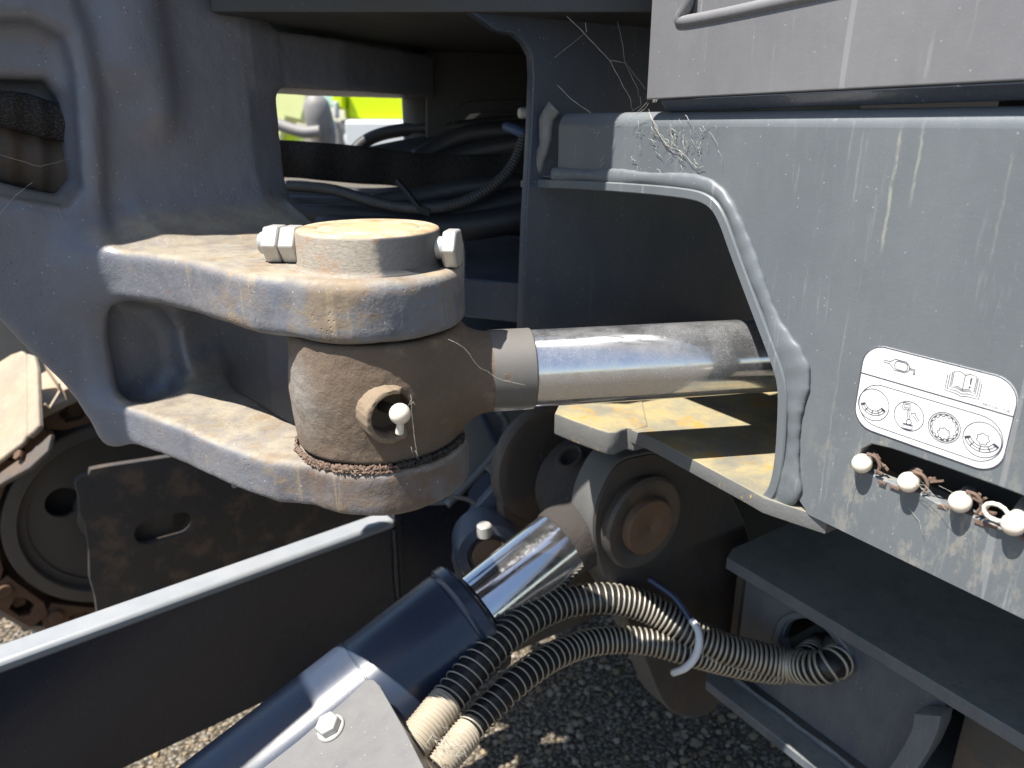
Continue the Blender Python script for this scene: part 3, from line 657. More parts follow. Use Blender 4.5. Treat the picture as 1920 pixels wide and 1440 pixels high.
bead('weld_bead', [SIDE.pt(*SIDE.px(1043, 200), .002), SIDE.pt(*SIDE.px(1030, 225), .003), SIDE.pt(*SIDE.px(1026, 270), .003), SIDE.pt(*SIDE.px(1014, 310), .003), SIDE.pt(*SIDE.px(1010, 328), .003)], .0060, MT['weld'], tf, nrm=N + A * .6, n=40, flat=.7)
# web plate across the frame end, with the rounded window in it
SW = -.572
WEB = Plane(A * SW, M, UP)                                       # u runs into the machine
if WEB.n @ A < 0: WEB = Plane(A * SW, -M, UP)
wo_ = WEB.pxs([(1300, -60), (880, 20), (930, 56), (962, 62), (985, 80), (998, 105), (1000, 140), (996, 250), (987, 400), (983, 500), (978, 640)])
u_r = WEB.px(1600, 300)[0]
wo_ = [(u_r, wo_[0][1])] + wo_[1:] + [(wo_[-1][0], -.2375), (u_r, -.2375)]
link('web_plate', *plate(WEB, wo_, [], .010, .0012), MT['frame'], tf, smooth=50)
# bottom shelf, thick tab at its left end
SH = Plane(V3(0, 0, -.244), V3(1, 0, 0), V3(0, 1, 0))
def shp(x, y): q = on_z(x, y, -.244); return (q[0], q[1])
sh = [shp(1185, 806), shp(1200, 812), shp(1225, 822), shp(1330, 878), shp(1400, 915), shp(1432, 933), shp(1446, 938)]
far = [tuple((SIDE.pt(-.25, 0, -.004))[:2]), tuple((SIDE.pt(-.25, 0, -.36))[:2]), tuple((SIDE.pt(-.62, 0, -.36))[:2]), tuple((SIDE.pt(-.63, 0, -.06))[:2])]
link('bottom_shelf', *plate(SH, sh + far, [], .012, .0008), MT['shelf'], tf, smooth=50)
tab = [shp(1040, 776), shp(1075, 790), shp(1120, 806), shp(1140, 812), shp(1155, 812), shp(1166, 807), shp(1176, 803), shp(1190, 806), shp(1215, 800), shp(1200, 730), shp(1060, 735)]
link('shelf_tab', *plate(SH, tab, [], .021, .0018, off=.001), MT['shelf'], tf, smooth=50)
# top plate over the bracket, its edge and the lower frame lug
TOPZ = .083
def tz(x, y, z): q = on_z(x, y, z); return q
tpz = Plane(V3(0, 0, TOPZ), V3(1, 0, 0), V3(0, 1, 0))
link('top_plate', *box(V3(-.24, .66, TOPZ), V3(.60, .0, 0), V3(0, .55, 0), V3(0, 0, .03)), MT['dark'], tf, bevel=.001)
fb = Plane(at(1100, 15, .665), V3(1, .02, 0), UP)
b = [fb.px(*q) for q in ((560, -60), (1226, -60), (1226, 31), (1000, 27), (975, 30), (930, 28), (850, 24), (560, 16))]
link('top_edge_plate', *plate(fb, b, [], .030, .003), MT['hood'], tf, smooth=50)
b = [fb.px(*q) for q in ((560, -60), (940, -60), (940, 31), (925, 34), (850, 27), (560, 18))]
link('stained_plate', *plate(fb, b, [], .030, .002, off=.0035), MT['red'], tf, smooth=50)
b = [fb.px(*q) for q in ((560, 0), (1230, 0), (1230, 66), (1040, 60), (1000, 57), (940, 56), (915, 38), (850, 30), (560, 22))]
link('edge_return', *plate(fb, b, [], .02, .002, off=-.032), MT['dark'], tf, smooth=50)
# arched inner wall, swing hub and the lower lug of the frame behind the pin
iw = Plane(at(900, 250, .98), V3(1, .25, 0), UP)
if iw.n[1] > 0: iw = Plane(iw.o, -iw.ex, UP)
ow = iw.pxs([(800, 20), (1010, 20), (1010, 700), (985, 700), (985, 226), (975, 216), (930, 208), (880, 214), (862, 232), (857, 262), (857, 400), (800, 400)])
link('inner_wall', *plate(iw, ow, [], .012, .0015), MT['dark'], tf, smooth=50)
ol = iw.pxs([(985, 190), (975, 186), (900, 188), (872, 192), (855, 205), (846, 228), (844, 262), (846, 300), (858, 300), (862, 232), (880, 214), (930, 208), (985, 216)])
link('arch_rim', *plate(iw, ol, [], .006, .001, off=.004), MT['dark'], tf, smooth=50)
link('swing_hub', *rod_(at(800, 300, 1.02) * V3(1, 1, 0) + V3(0, 0, -.16), at(800, 300, 1.02) * V3(1, 1, 0) + V3(0, 0, .083), .030), MT['dark'], tf)
fl = [(on_z(870, 470, -.155)), (on_z(868, 522, -.155)), (on_z(985, 532, -.155)), (on_z(1060, 520, -.155)), (on_z(1060, 440, -.155)), (on_z(860, 420, -.155))]
link('frame_lug', *prism(fl, V3(0, 0, -.042)), MT['frame'], tf, bevel=.002)
link('interior_wall', *prism([V3(-.135, 1.25, -.4), V3(1.2, 1.0, -.4), V3(1.2, 1.0, .3), V3(-.135, 1.25, .3)], V3(.0, .02, 0)), MT['voidm'], tf)  # backing added and toned black to keep the opening dark
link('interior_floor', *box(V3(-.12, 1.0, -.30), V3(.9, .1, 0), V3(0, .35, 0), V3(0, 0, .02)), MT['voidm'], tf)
# mass of the engine bay and cab above and behind, which keeps the underside in shade
link('upper_body', *prism([SIDE.pt(-.56, .09, -.06), SIDE.pt(1.0, .09, -.06), SIDE.pt(1.0, .09, -1.6), SIDE.pt(-.56, .09, -1.6)], V3(0, 0, .6)), MT['dark'], tf)
link('belly_plate', *prism([SIDE.pt(-.20, -.232, -.012), SIDE.pt(1.0, -.232, -.012), SIDE.pt(1.0, -.232, -1.6), SIDE.pt(-.20, -.232, -1.6)], V3(0, 0, .006)), MT['dark'], tf)

# ------------------------------------------------------------------ hood panel with window
HD = Plane(SIDE.pt(0, 0, .006), A, UP)
th = thing('hood_panel', 'grey brown hood panel with rubber sealed window corner above the side frame', 'hood', HD.pt(-.3, .016, 0))
def hz(s): return .0157 + (s + .4343) * .0213
ho = [(-.4343, hz(-.4343)), (1.0, hz(.25)), (1.0, .7), (-.4343, .7)]
wn_ = [HD.px(*q) for q in ((1279, 38), (1320, 32), (1412, 16), (1700, -38), (1700, -300), (1296, -300), (1293, -40), (1290, 0), (1284, 24))]
link('hood_skin', *plate(HD, ho, [wn_], .004, .001), MT['hood'], th, smooth=50)
link('hood_return', *prism([HD.pt(-.425, hz(-.425) - .0005, -.0045), HD.pt(1.0, hz(.25) - .0005, -.0045), HD.pt(1.0, hz(.25) - .0085, -.012), HD.pt(-.425, hz(-.425) - .0085, -.012)], N * -.01 + UP * .002), MT['frame'], th, bevel=.001)
# pressed rim of the window recess and the sunken field inside it
rim = cat_rom([HD.pt(*HD.px(*q), -.0018) for q in ((1288, -120), (1287, -20), (1283, 12), (1272, 34), (1281, 40), (1330, 32), (1412, 15), (1560, -18), (1700, -50))], 6)
link('recess_rim', *tube(rim, .0042, 12), MT['hood'], th, smooth=180)
link('recess_field', *plate(HD, [HD.px(*q) for q in ((1270, 60), (1425, 60), (1410, 14), (1408, -200), (1270, -200))], [], .003, .0005, off=-.007), MT['hood'], th, smooth=50)
link('window_seal', *plate(HD, [HD.px(*q) for q in ((1405, 60), (1720, 60), (1720, -200), (1405, -200))], [], .003, .0005, off=-.0085), MT['seal'], th, smooth=50)
link('window_pane', *plate(HD, [HD.px(*q) for q in ((1416, 13), (1720, -40), (1720, -200), (1418, -200))], [], .004, .0003, off=-.0060), MT['glass'], th, smooth=50)

# ------------------------------------------------------------------ decal
td = thing('decal', 'white rounded decal with grease point symbols stuck above the slot', 'decal', SIDE.pt(-.2, -.174, 0))
DX0, DX1, DZ0, DZ1 = -.2412, -.1560, -.1738, -.1213
DC = Plane(SIDE.pt(0, 0, .0003), A, UP)
link('decal_sheet', *plate(DC, rrect(DX0, DZ0, DX1, DZ1, .013), [], .0003, 0), MT['decalw'], td, smooth=0)
def line2(pts, w, off=.00012, closed=False):
    P = [np.array(p, float) for p in pts]; n = len(P); v = []; f = []
    for i in range(n):
        a = P[i - 1] if (i or closed) else P[i]; b = P[(i + 1) % n] if (i < n - 1 or closed) else P[i]; t_ = b - a; t_ = t_ / (np.linalg.norm(t_) + 1e-12); m_ = np.array([-t_[1], t_[0]]) * w / 2
        v += [DC.pt(*(P[i] + m_), off), DC.pt(*(P[i] - m_), off)]
    for i in range(n if closed else n - 1): j = (i + 1) % n; f.append((2 * i, 2 * i + 1, 2 * j + 1, 2 * j))
    return v, f
def circ(cx, cy, r, n=40, a0=0, a1=360): return [(cx + r * math.cos(R(a0 + (a1 - a0) * k / n)), cy + r * math.sin(R(a0 + (a1 - a0) * k / n))) for k in range(n + (0 if a1 - a0 == 360 else 1))]
mb = MB(); mb.add(line2(rrect(DX0 + .0004, DZ0 + .0004, DX1 - .0004, DZ1 - .0004, .0126), .0007, closed=True)); mb.add(line2([(DX0 + .0006, -.1402), (DX1 - .0006, -.1402)], .0008)); mb.build('border_lines', MT['inkb'], td, smooth=0)
ik = MB(); LW = .00052
ik.add(line2(rrect(DX0 + .0022, DZ0 + .0042, DX1 - .0022, -.1443, .0128), LW, closed=True))
cy = -.1572; xs = [-.2298, -.2082, -.1882, -.1684]
for i, x in enumerate(xs): ik.add(line2(circ(x, cy, .0096 if i in (0, 3) else .0086), LW, closed=True))
def band(cx, cy, r0, r1, a0, a1):
    for r in (r0, (r0 + r1) / 2, r1): ik.add(line2(circ(cx, cy, r, 16, a0, a1), LW))
    for k in range(5): a = R(a0 + (a1 - a0) * k / 4); ik.add(line2([(cx + r0 * math.cos(a), cy + r0 * math.sin(a)), (cx + r1 * math.cos(a), cy + r1 * math.sin(a))], LW))
    for a in (a0 + 4, a1 - 4): a = R(a); ik.add(line2([(cx + r0 * math.cos(a), cy + r0 * math.sin(a)), (cx + r1 * math.cos(a), cy + r1 * math.sin(a))], LW * 2.5))
band(xs[0], cy + .0022, .0058, .0086, 205, 335); band(xs[3], cy + .0030, .0066, .0096, 205, 335)
def gear(cx, cy, r, n, d, inward=False):
    P = []
    for k in range(n):
        for da, rr in ((-.30, r), (-.22, r + d), (.22, r + d), (.30, r)): a = 2 * math.pi * (k + da) / n; P.append((cx + rr * math.cos(a), cy + rr * math.sin(a)))
    ik.add(line2(P, LW, closed=True))
gear(xs[2], cy, .0070, 14, -.0007); ik.add(line2(circ(xs[2], cy, .0076), LW, closed=True)); gear(xs[2] + .0004, cy - .0034, .0029, 8, .0006); gear(xs[3] + .0004, cy + .0006, .0027, 7, .0006)
cx = xs[1]  # machine pictogram
ik.add(line2([(cx - .0042, cy + .0070), (cx - .0002, cy + .0076), (cx + .0006, cy + .0040), (cx + .0000, cy + .0036), (cx - .0008, cy + .0040), (cx - .0016, cy + .0032), (cx - .0024, cy + .0038), (cx - .0032, cy + .0030), (cx - .0046, cy + .0036)], LW, closed=True))
ik.add(line2([(cx - .0034, cy + .0062), (cx - .0008, cy + .0066), (cx - .0004, cy + .0048), (cx - .0036, cy + .0044)], LW, closed=True))
ik.add(line2([(cx - .0016, cy + .0032), (cx + .0000, cy - .0022)], LW)); ik.add(line2([(cx - .0006, cy + .0034), (cx + .0010, cy - .0018)], LW)); ik.add(line2(circ(cx + .0006, cy - .0034, .0015, 20), LW, closed=True))
for e in (0, .0006): ik.add(line2([(cx - .0026 + e, cy - .0050 - e), (cx + .0032 - e, cy - .0046 - e), (cx + .0034 - e, cy - .0080 + e), (cx - .0024 + e, cy - .0084 + e)], LW, closed=True))
ik.add(line2([(cx + .0008, cy + .0020), (cx + .0038, cy + .0028), (cx + .0034, cy + .0020), (cx + .0060, cy - .0006), (cx + .0052, cy - .0014), (cx + .0026, cy + .0010), (cx + .0020, cy + .0002)], LW, closed=True))
gx, gy = -.2180, -.1300  # grease gun
ik.add(line2([(gx - .0100, gy + .0010), (gx - .0064, gy + .0010), (gx - .0034, gy + .0032), (gx + .0030, gy + .0032), (gx + .0052, gy + .0012), (gx + .0052, gy - .0016), (gx + .0030, gy - .0032), (gx - .0030, gy - .0032), (gx - .0064, gy - .0002), (gx - .0100, gy - .0002)], LW, closed=True))
ik.add(line2(rrect(gx - .0034, gy - .0024, gx + .0042, gy + .0024, .002, 4), LW, closed=True)); ik.add(line2([(gx + .0052, gy + .0002), (gx + .0086, gy + .0002), (gx + .0086, gy - .0030), (gx + .0080, gy - .0030), (gx + .0080, gy - .0006), (gx + .0052, gy - .0006)], LW, closed=True))
bx, by = -.1830, -.1295  # open book with an exclamation mark
for k in range(3):
    e = .0011 * k; ik.add(line2([(bx - .0066 - e, by + .0042 - e), (bx - .0066 - e, by - .0046 - e), (bx - .0030, by - .0040 - e * 1.4), (bx, by - .0050 - e * 1.4), (bx + .0030, by - .0040 - e * 1.4), (bx + .0066 + e, by - .0046 - e), (bx + .0066 + e, by + .0042 - e)], LW))
for sx in (-1, 1): ik.add(line2([(bx, by + .0040), (bx + sx * .0026, by + .0052), (bx + sx * .0058, by + .0046), (bx + sx * .0058, by - .0036), (bx + sx * .0026, by - .0030), (bx, by - .0042)], LW))
ik.add(line2([(bx, by + .0040), (bx, by - .0042)], LW)); ik.add(line2([(bx + .0030, by + .0034), (bx + .0036, by + .0034), (bx + .0034, by - .0006), (bx + .0032, by - .0006)], LW, closed=True)); ik.add(line2(circ(bx + .0033, by - .0018, .0004, 10), LW, closed=True))
ik.build('symbols', MT['ink'], td, smooth=0)
def text(parent, name, s, pl, x, y, size, mat, off):
    cu = bpy.data.curves.new('t', 'FONT'); cu.body = s; cu.size = size; cu.resolution_u = 2; ob = bpy.data.objects.new('t', cu); COL.objects.link(ob)
    dg = bpy.context.evaluated_depsgraph_get(); dg.update(); me = bpy.data.meshes.new_from_object(ob.evaluated_get(dg)); vs = [pl.pt(q.co.x + x, q.co.y + y, off) for q in me.vertices]; fs = [tuple(p.vertices) for p in me.polygons]
    bpy.data.objects.remove(ob); bpy.data.curves.remove(cu); return link(name, vs, fs, mat, parent, smooth=0)
text(td, 'part_number', '9800206 ~*NB~', DC, -.1720, -.1388, .0022, MT['ink'], .00012)

# ------------------------------------------------------------------ grease points in the slot
def crinkle(c, seed):
    """dried flakes and grit clinging behind a cap"""
    rs = random.Random(seed); m = MB()
    for k in range(6):
        a = rs.uniform(-.6, 2.2); r = rs.uniform(.004, .008); p0 = c + A * (r * math.cos(a) + .004) + UP * r * math.sin(a) - N * rs.uniform(.002, .008)
        p1 = p0 + A * rs.uniform(-.003, .005) + UP * rs.uniform(-.003, .003) + N * rs.uniform(-.002, .002)
        m.add(cbox((p0 + p1) / 2, p1 - p0 + V3(.0001, 0, 0), N + A * rs.uniform(-.5, .5), np.cross(p1 - p0 + V3(.0001, 0, 0), N) , rs.uniform(.003, .006), rs.uniform(.001, .0025), .0012))
    P = [c + A * .001 + UP * .0066 - N * .002, c + A * .006 + UP * .0060 - N * .003, c + A * .009 + UP * .001 - N * .004, c + A * .0075 - UP * .0045 - N * .004]
    m.add(tube(cat_rom(P, 5), .0010, 6)); return m
caps_ = [(-.2285, -.1940, 0), (-.1995, -.1942, 1), (-.1705, -.1938, 2), (-.1435, -.1945, 3)]
labs = ['cream grease cap at the left end of the slot, below the decal corner', 'cream grease cap second from the left end of the slot', 'cream grease cap third from the left end of the slot, cobweb beside it', 'tilted cream cap with hinged loop at the right picture edge']
for s_, z_, i in caps_:
    c = SIDE.pt(s_, z_, .0045); tc_ = sub('grease_point', tf, c, labs[i])
    d = unit(-unit(c) * .75 + N * .25 - UP * .12) if i < 3 else unit(-unit(c) * .6 + N * .4 - UP * .3)
    link('dust_cap', *lathe(c - d * .006, d, [(-.006, .0037), (-.002, .0048), (.001, .0054), (.004, .0058), (.0070, .0056), (.0090, .0048), (.0104, .0034), (.0111, .0015), (.0113, .0001)], 32), MT['whitepl'], tc_, smooth=180)
    link('nipple_body', *rod_(c - d * .006, c - d * .03, .0042, seg=16), MT['zinc'], tc_)
    if i < 3: link('dirt_flakes', *(lambda m: (m.v, m.f))(crinkle(c, 10 + i)), MT['muddry'], tc_, smooth=0, kind='stuff')
    else: link('cap_loop', *tube([c + A * (-.009 + .006 * math.cos(k * .5)) + UP * (.003 + .0045 * math.sin(k * .5)) for k in range(13)], .0012, 8), MT['whitepl'], tc_, smooth=180)
link('slot_backing', *prism([SIDE.pt(-.26, -.172, -.045), SIDE.pt(0, -.172, -.045), SIDE.pt(0, -.215, -.045), SIDE.pt(-.26, -.215, -.045)], N * -.003), MT['dark'], tf)
m = MB(); rs = random.Random(8)
for s_ in np.arange(-.220, -.10, .004):
    if min(abs(s_ - q[0]) for q in caps_) < .007 or rs.random() < .25: continue
    m.add(cbox(SIDE.pt(s_, -.2022 + rs.uniform(-.0004, .0006), -.0005), A + UP * rs.uniform(-.15, .15), UP, N, rs.uniform(.004, .009), rs.uniform(.0012, .0026), rs.uniform(.002, .004)))
m.build('slot_dirt', MT['muddry'], tf, smooth=0, kind='stuff')

# ------------------------------------------------------------------ blade lift cylinder below
KS = 1.067; EC = at(1147, 943, .80)
AX = Plane(EC, A, UP)
tA = lambda x, y: AX.px(x, y)[0]
VD = unit(math.cos(R(23)) * N + math.sin(R(23)) * -UP)
tbc = thing('lift_cylinder', 'glossy blue black blade cylinder with chromed rod running down to the lower left', 'hydraulic cylinder', EC + VD * .75)
link('rod', *lathe(EC, VD, [(.05, .0001), (.05, .0362), (.33, .0362), (.33, .0001)], 96), MT['chrome2'], tbc)
def f_eye2(X, Y, Z):
    d = cylf(X, Y, Z, EC, A, .0530, -.070, .032, .003)
    d = smin(d, cylf(X, Y, Z, EC, VD, .0378, .0, .074, .003), .02); c = EC - A * .036 + UP * .045 + N * .028; dd = unit(UP * .8 + N * .6)
    d = smin(d, cylf(X, Y, Z, c, dd, .016, -.01, .006, .002), .006); d = smax(d, -cylf(X, Y, Z, c, dd, .011, -.006, .03, .001), .002)
    return d
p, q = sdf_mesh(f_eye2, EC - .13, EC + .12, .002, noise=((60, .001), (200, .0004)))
link_np('rod_eye', p, q, mud_mat('shaded brown mud', (.045, .036, .031), (.028, .024, .022)), tbc)  # mud toned darker here, shade put into its colour
RB2 = .0565; G0 = .184
link('barrel', *lathe(EC, VD, [(G0 + .017, .0001), (G0 + .017, RB2 - .001), (G0 + .0185, RB2), (.30, RB2), (.3005, RB2 - .0004), (.3015, RB2 - .0004), (.302, RB2 + .0010), (.95, RB2 + .0010), (.95, .0001)], 128), MT['blue'], tbc, smooth=30)
link('gland_cap', *lathe(EC, VD, [(G0 - .003, .0385), (G0 - .002, .0490), (G0, .0548), (G0 + .003, .0580), (G0 + .0125, .0586), (G0 + .0140, .0572), (G0 + .0155, .0560), (G0 + .018, .0556)], 96), MT['blue'], tbc, smooth=30)
link('wiper_seal', *lathe(EC, VD, [(G0 - .006, .0370), (G0 - .006, .0390), (G0 - .002, .0400), (G0 - .002, .0370)], 64), MT['seal'], tbc)
NN = unit(np.cross(A, VD)); NN = NN if NN[2] > 0 else -NN
CV = Plane(EC + NN * .0650, VD, np.cross(NN, VD))
if CV.n @ NN < 0: CV = Plane(EC + NN * .0650, VD, -np.cross(NN, VD))
co = CV.pxs([(300, 1560), (380, 1528), (560, 1388), (640, 1318), (688, 1274), (700, 1274), (712, 1286), (760, 1370), (795, 1440), (850, 1560)])
tcv = sub('cover_plate', tbc, CV.pt(*CV.px(640, 1400)), 'grey dust speckled cover plate')
link('plate', *plate(CV, co, [], .004, .0006), MT['cover'], tcv, smooth=40)
b = CV.pt(*CV.px(621, 1366))
link('washer', *lathe(b, CV.n, [(0, .0001), (0, .0115), (.0012, .0118), (.0022, .0110), (.0022, .0001)], 32), MT['zinc'], tcv)
link('bolt_head', *hexp(b + CV.n * .002, CV.n, .0175, .0075, hint=unit(V3(.3, .4, .6))), MT['zinc'], tcv, smooth=20, bevel=.0006)
link('cover_flank', *prism([CV.pt(x_, y_, -.002) for x_, y_ in CV.pxs([(706, 1284), (760, 1370), (795, 1440), (850, 1560)])], -NN * .045), MT['cover'], tcv, bevel=.001)

# pin and link ears carrying the cylinder eye
tl = thing('link_bracket', 'pair of dark brown steel ears with round pin end under the frame shelf', 'bracket', EC - UP * .3)
LF = tA(1195, 975)
LK = Plane(EC + A * LF, N, UP)
if LK.n @ A < 0: LK = Plane(EC + A * LF, M, UP)
lo_ = LK.pxs([(1215, 848), (1165, 862), (1138, 895), (1118, 945), (1113, 1000), (1125, 1060), (1165, 1140), (1205, 1225), (1240, 1310), (1268, 1340), (1310, 1346), (1345, 1325), (1375, 1250), (1395, 1150), (1405, 1010), (1355, 905), (1285, 855)])
lo_ = [tuple(q[:2]) for q in cat_rom([V3(*q, 0) for q in lo_ + lo_[:1]], 4)][:-1]
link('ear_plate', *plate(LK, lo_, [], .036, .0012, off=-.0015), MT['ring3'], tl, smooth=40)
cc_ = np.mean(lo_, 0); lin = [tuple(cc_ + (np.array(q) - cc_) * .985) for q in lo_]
link('ear_face', *plate(LK, lin, [], .0030, .0008, off=.0006), paint('brown shaded link paint', (.040, .037, .037), .5, .4, (.085, .063, .046), .3, .3, .3, 0, .3, 300, 25, .5, (.07, .047, .032)), tl, smooth=40)  # dark skin over the paler ear plate, its colour carries the shade
link('pin_boss', *lathe(EC + A * LF, A, [(-.01, .0475), (.010, .0505), (.0130, .0475), (.0130, .036), (.0118, .0345), (.0118, .0001)], 64), MT['lowdirt'], tl)
PE = EC + A * (LF + .012)
link('pin_end', *lathe(PE, A, [(-.09, .0001), (-.09, .0305), (.006, .0305), (.0085, .0285), (.0085, .002), (.0075, .0008), (.0075, .0001)], 64), MT['rustpin'], tl)
LB = tA(1030, 885); 
link('inner_ear', *lathe(EC + A * LB, A, [(-.016, .0001), (-.016, .0725), (-.014, .074), (0, .074), (.002, .0725), (.002, .060), (.001, .058), (.001, .0001)], 64), MT['lowdirt'], tl)
link('inner_ear_web', *prism([EC + A * (LB - .015) + N * .068, EC + A * (LB - .015) + N * .05 - UP * .25, EC + A * (LB - .015) + M * .10 - UP * .25, EC + A * (LB - .015) + M * .068], A * .015), MT['lowdirt'], tl)
cl = [EC + A * (LF - .045) + N * (.0555 + dx) + UP * dz for dx, dz in ((0, .020), (.003, .012), (.004, 0), (.003, -.012), (0, -.018))]
link('spring_clip', *tube(cat_rom(cl, 5), .0018, 8), MT['rustpin'], tl)

# ------------------------------------------------------------------ undercarriage box at the lower right
tu = thing('undercarriage_frame', 'dark blue grey box frame with hose hole and dusty top at the lower right', 'chassis', at(1600, 1300, .8))
BX = Plane(N * -.572, A, UP)
if BX.n @ N < 0: BX = Plane(N * -.572, -A, UP)
s_l, z_t = BX.px(1362, 1046)
TB = .0135
tpo = [BX.pt(s_l, z_t, 0), BX.pt(s_l + 2.6, z_t, 0), BX.pt(s_l + 2.6, z_t, -.7), BX.pt(s_l - .02, z_t, -.7), BX.pt(s_l - .012, z_t, -.12), BX.pt(s_l - .010, z_t, -.02)]
link('top_plate', *prism(tpo, V3(0, 0, -TB)), MT['under'], tu, bevel=.0015)
SW2 = Plane(N * -.604, A, UP)
if SW2.n @ N < 0: SW2 = Plane(N * -.604, -A, UP)
zb_ = BX.px(1400, 1338)[1]
h = SW2.pxs([(1466, 1200), (1478, 1170), (1505, 1160), (1535, 1168), (1565, 1200), (1580, 1228), (1560, 1238), (1525, 1245), (1485, 1240)])
h = [tuple(q[:2]) for q in cat_rom([V3(*q, 0) for q in h + h[:1]], 4)][:-1]
wx = SW2.px(1398, 1090)[0]
gxp = SW2.px(1775, 1330)[0]
link('side_wall', *plate(SW2, [(wx, z_t - TB - .0005), (gxp, z_t - TB - .0005), (gxp - .02, zb_ + .012), (wx, zb_ + .012)], [h], .010, .0008), MT['under'], tu, smooth=40)
c = np.mean(h, 0); hr = [tuple(c + (np.array(q) - c) * 1.33) for q in h]; hr2 = [tuple(c + (np.array(q) - c) * 1.05) for q in h]
link('hole_rim', *plate(SW2, hr, [hr2], .006, .0018, off=.0035), MT['under'], tu, smooth=60)
link('wall_end', *prism([SW2.pt(wx - .001, z_t - TB - .001, .004), SW2.pt(wx - .001, zb_ + .012, .004), SW2.pt(wx - .001, zb_ + .012, -.2), SW2.pt(wx - .001, z_t - TB - .001, -.2)], A * -.008), MT['lowdirt'], tu)
link('bottom_flange', *prism([BX.pt(s_l - .01, zb_, 0), BX.pt(s_l + 2.6, zb_, 0), BX.pt(s_l + 2.6, zb_, -.3), BX.pt(s_l - .05, zb_, -.3), BX.pt(s_l - .05, zb_, -.05)], V3(0, 0, -.012)), MT['under'], tu, bevel=.0015)
gs_ = [SW2.px(*q) for q in ((1742, 1318), (1792, 1322), (1788, 1345), (1770, 1385), (1740, 1430), (1700, 1480), (1640, 1480), (1690, 1425), (1720, 1380), (1738, 1345))]
link('gusset', *plate(SW2, gs_, [], .02, .001, off=.024), MT['under'], tu, smooth=40)
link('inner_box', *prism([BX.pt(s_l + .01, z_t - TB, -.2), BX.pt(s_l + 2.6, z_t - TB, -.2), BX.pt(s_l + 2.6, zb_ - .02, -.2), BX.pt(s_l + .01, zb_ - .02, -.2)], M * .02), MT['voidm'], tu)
link('lower_web', *prism([SW2.pt(gxp + .004, z_t - TB, -.03), SW2.pt(gxp + .6, z_t - TB, -.03), SW2.pt(gxp + .6, zb_ - .1, -.03), SW2.pt(gxp + .004, zb_ - .1, -.03)], M * .01), MT['lowdirt'], tu)
tb_ = thing('center_frame', 'undercarriage centre mass toned black as deep shade behind the link bracket', 'chassis', V3(.2, 1.1, -.9))
link('centre_box', *prism([V3(.03, .94, -.30), V3(.36, 1.05, -.30), V3(.9, 1.5, -.30), V3(.4, 1.7, -.30), V3(-.06, 1.30, -.30)], V3(0, 0, -.40)), MT['voidm'], tb_, bevel=.003)  # black tone stands for the shade under the machine
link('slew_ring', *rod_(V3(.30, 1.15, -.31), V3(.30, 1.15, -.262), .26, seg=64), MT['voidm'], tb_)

bead('weld_bead', [SW2.pt(wx + .004, z_t - TB - .003, .003), SW2.pt((wx + gxp) / 2, z_t - TB - .003, .003), SW2.pt(gxp - .006, z_t - TB - .003, .003)], .0035, MT['under'], tu, nrm=N, flat=.8, n=160, seed=9)
bead('weld_bead', [SW2.pt(wx + .004, zb_ + .003, .004), SW2.pt((wx + gxp) / 2, zb_ + .003, .004), SW2.pt(gxp - .03, zb_ + .003, .004)], .0040, MT['under'], tu, nrm=N, flat=.8, n=160, seed=11)
# ------------------------------------------------------------------ blade arm
NV = V3(.626, -.780, 0); WV = V3(.780, .626, 0)
BA = Plane(at(740, 975, .95), WV, UP)
if BA.n @ NV < 0: BA = Plane(BA.o, -WV, UP)
ta = thing('blade_arm', 'long dark steel blade arm with top edge toned pale as sunlit crossing the lower left', 'blade arm', BA.pt(-.3 if BA.ex[0] > 0 else .3, -.2, 0))
u0, u1 = BA.px(-250, 1330)[0], BA.px(742, 975)[0]
zb2 = BA.px(400, 1366)[1]
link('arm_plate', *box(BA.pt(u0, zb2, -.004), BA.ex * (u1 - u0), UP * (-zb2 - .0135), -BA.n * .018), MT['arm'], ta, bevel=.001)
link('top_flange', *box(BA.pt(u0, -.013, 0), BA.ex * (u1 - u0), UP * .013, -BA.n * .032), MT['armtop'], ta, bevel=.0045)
link('end_plate', *box(BA.pt(u1, zb2, -.004), BA.ex * .010, UP * (-zb2 + .006), -BA.n * .05), MT['arm'], ta, bevel=.001)
link('rear_plate', *box(BA.pt(u1 + .011, zb2, -.012), BA.ex * .16, UP * (-zb2 + .03), -BA.n * .02), MT['arm'], ta, bevel=.001)
bead('weld_bead', [BA.pt(u1 - .002, zb2 + .004, -.002), BA.pt(u1 - .002, zb2 / 2, -.002), BA.pt(u1 - .002, -.014, -.002)], .0040, MT['arm'], ta, nrm=NV, flat=.7, n=90, seed=12)
# hub with bolt behind the cylinder rod, its lever, and the lit curved guard
thb = thing('lever_pivot', 'blue grey pivot hub with a small bolt on top behind the chromed rod', 'pivot', at(915, 1040, .86))
HB = at(918, 1040, .86); HDn = unit(V3(.15, -.98, .12))
link('hub', *lathe(HB, HDn, [(-.05, .0001), (-.05, .040), (-.006, .040), (.0, .036), (.002, .026), (-.004, .024), (-.004, .0001)], 48), MT['frame'], thb)
link('pin_end', *lathe(HB, HDn, [(-.01, .0001), (-.01, .0205), (.004, .0205), (.006, .018), (.006, .0001)], 40), MT['rustpin'], thb)
bb_ = at(908, 1004, .845)
link('bolt', *lathe(bb_, UP, [(0, .0001), (0, .0085), (.013, .0085), (.0145, .007), (.0145, .0001)], 20), MT['zinc'], thb)
LV = Plane(at(930, 950, .90), V3(1, 0, 0), UP)
lv = LV.pxs([(1012, 835), (1020, 860), (960, 935), (925, 978), (890, 1010), (870, 1050), (880, 1090), (900, 1120), (860, 1100), (846, 1050), (850, 1008), (880, 965), (940, 900), (985, 850)])
link('lever', *plate(LV, lv, [], .02, .002), MT['frame'], thb, smooth=40)
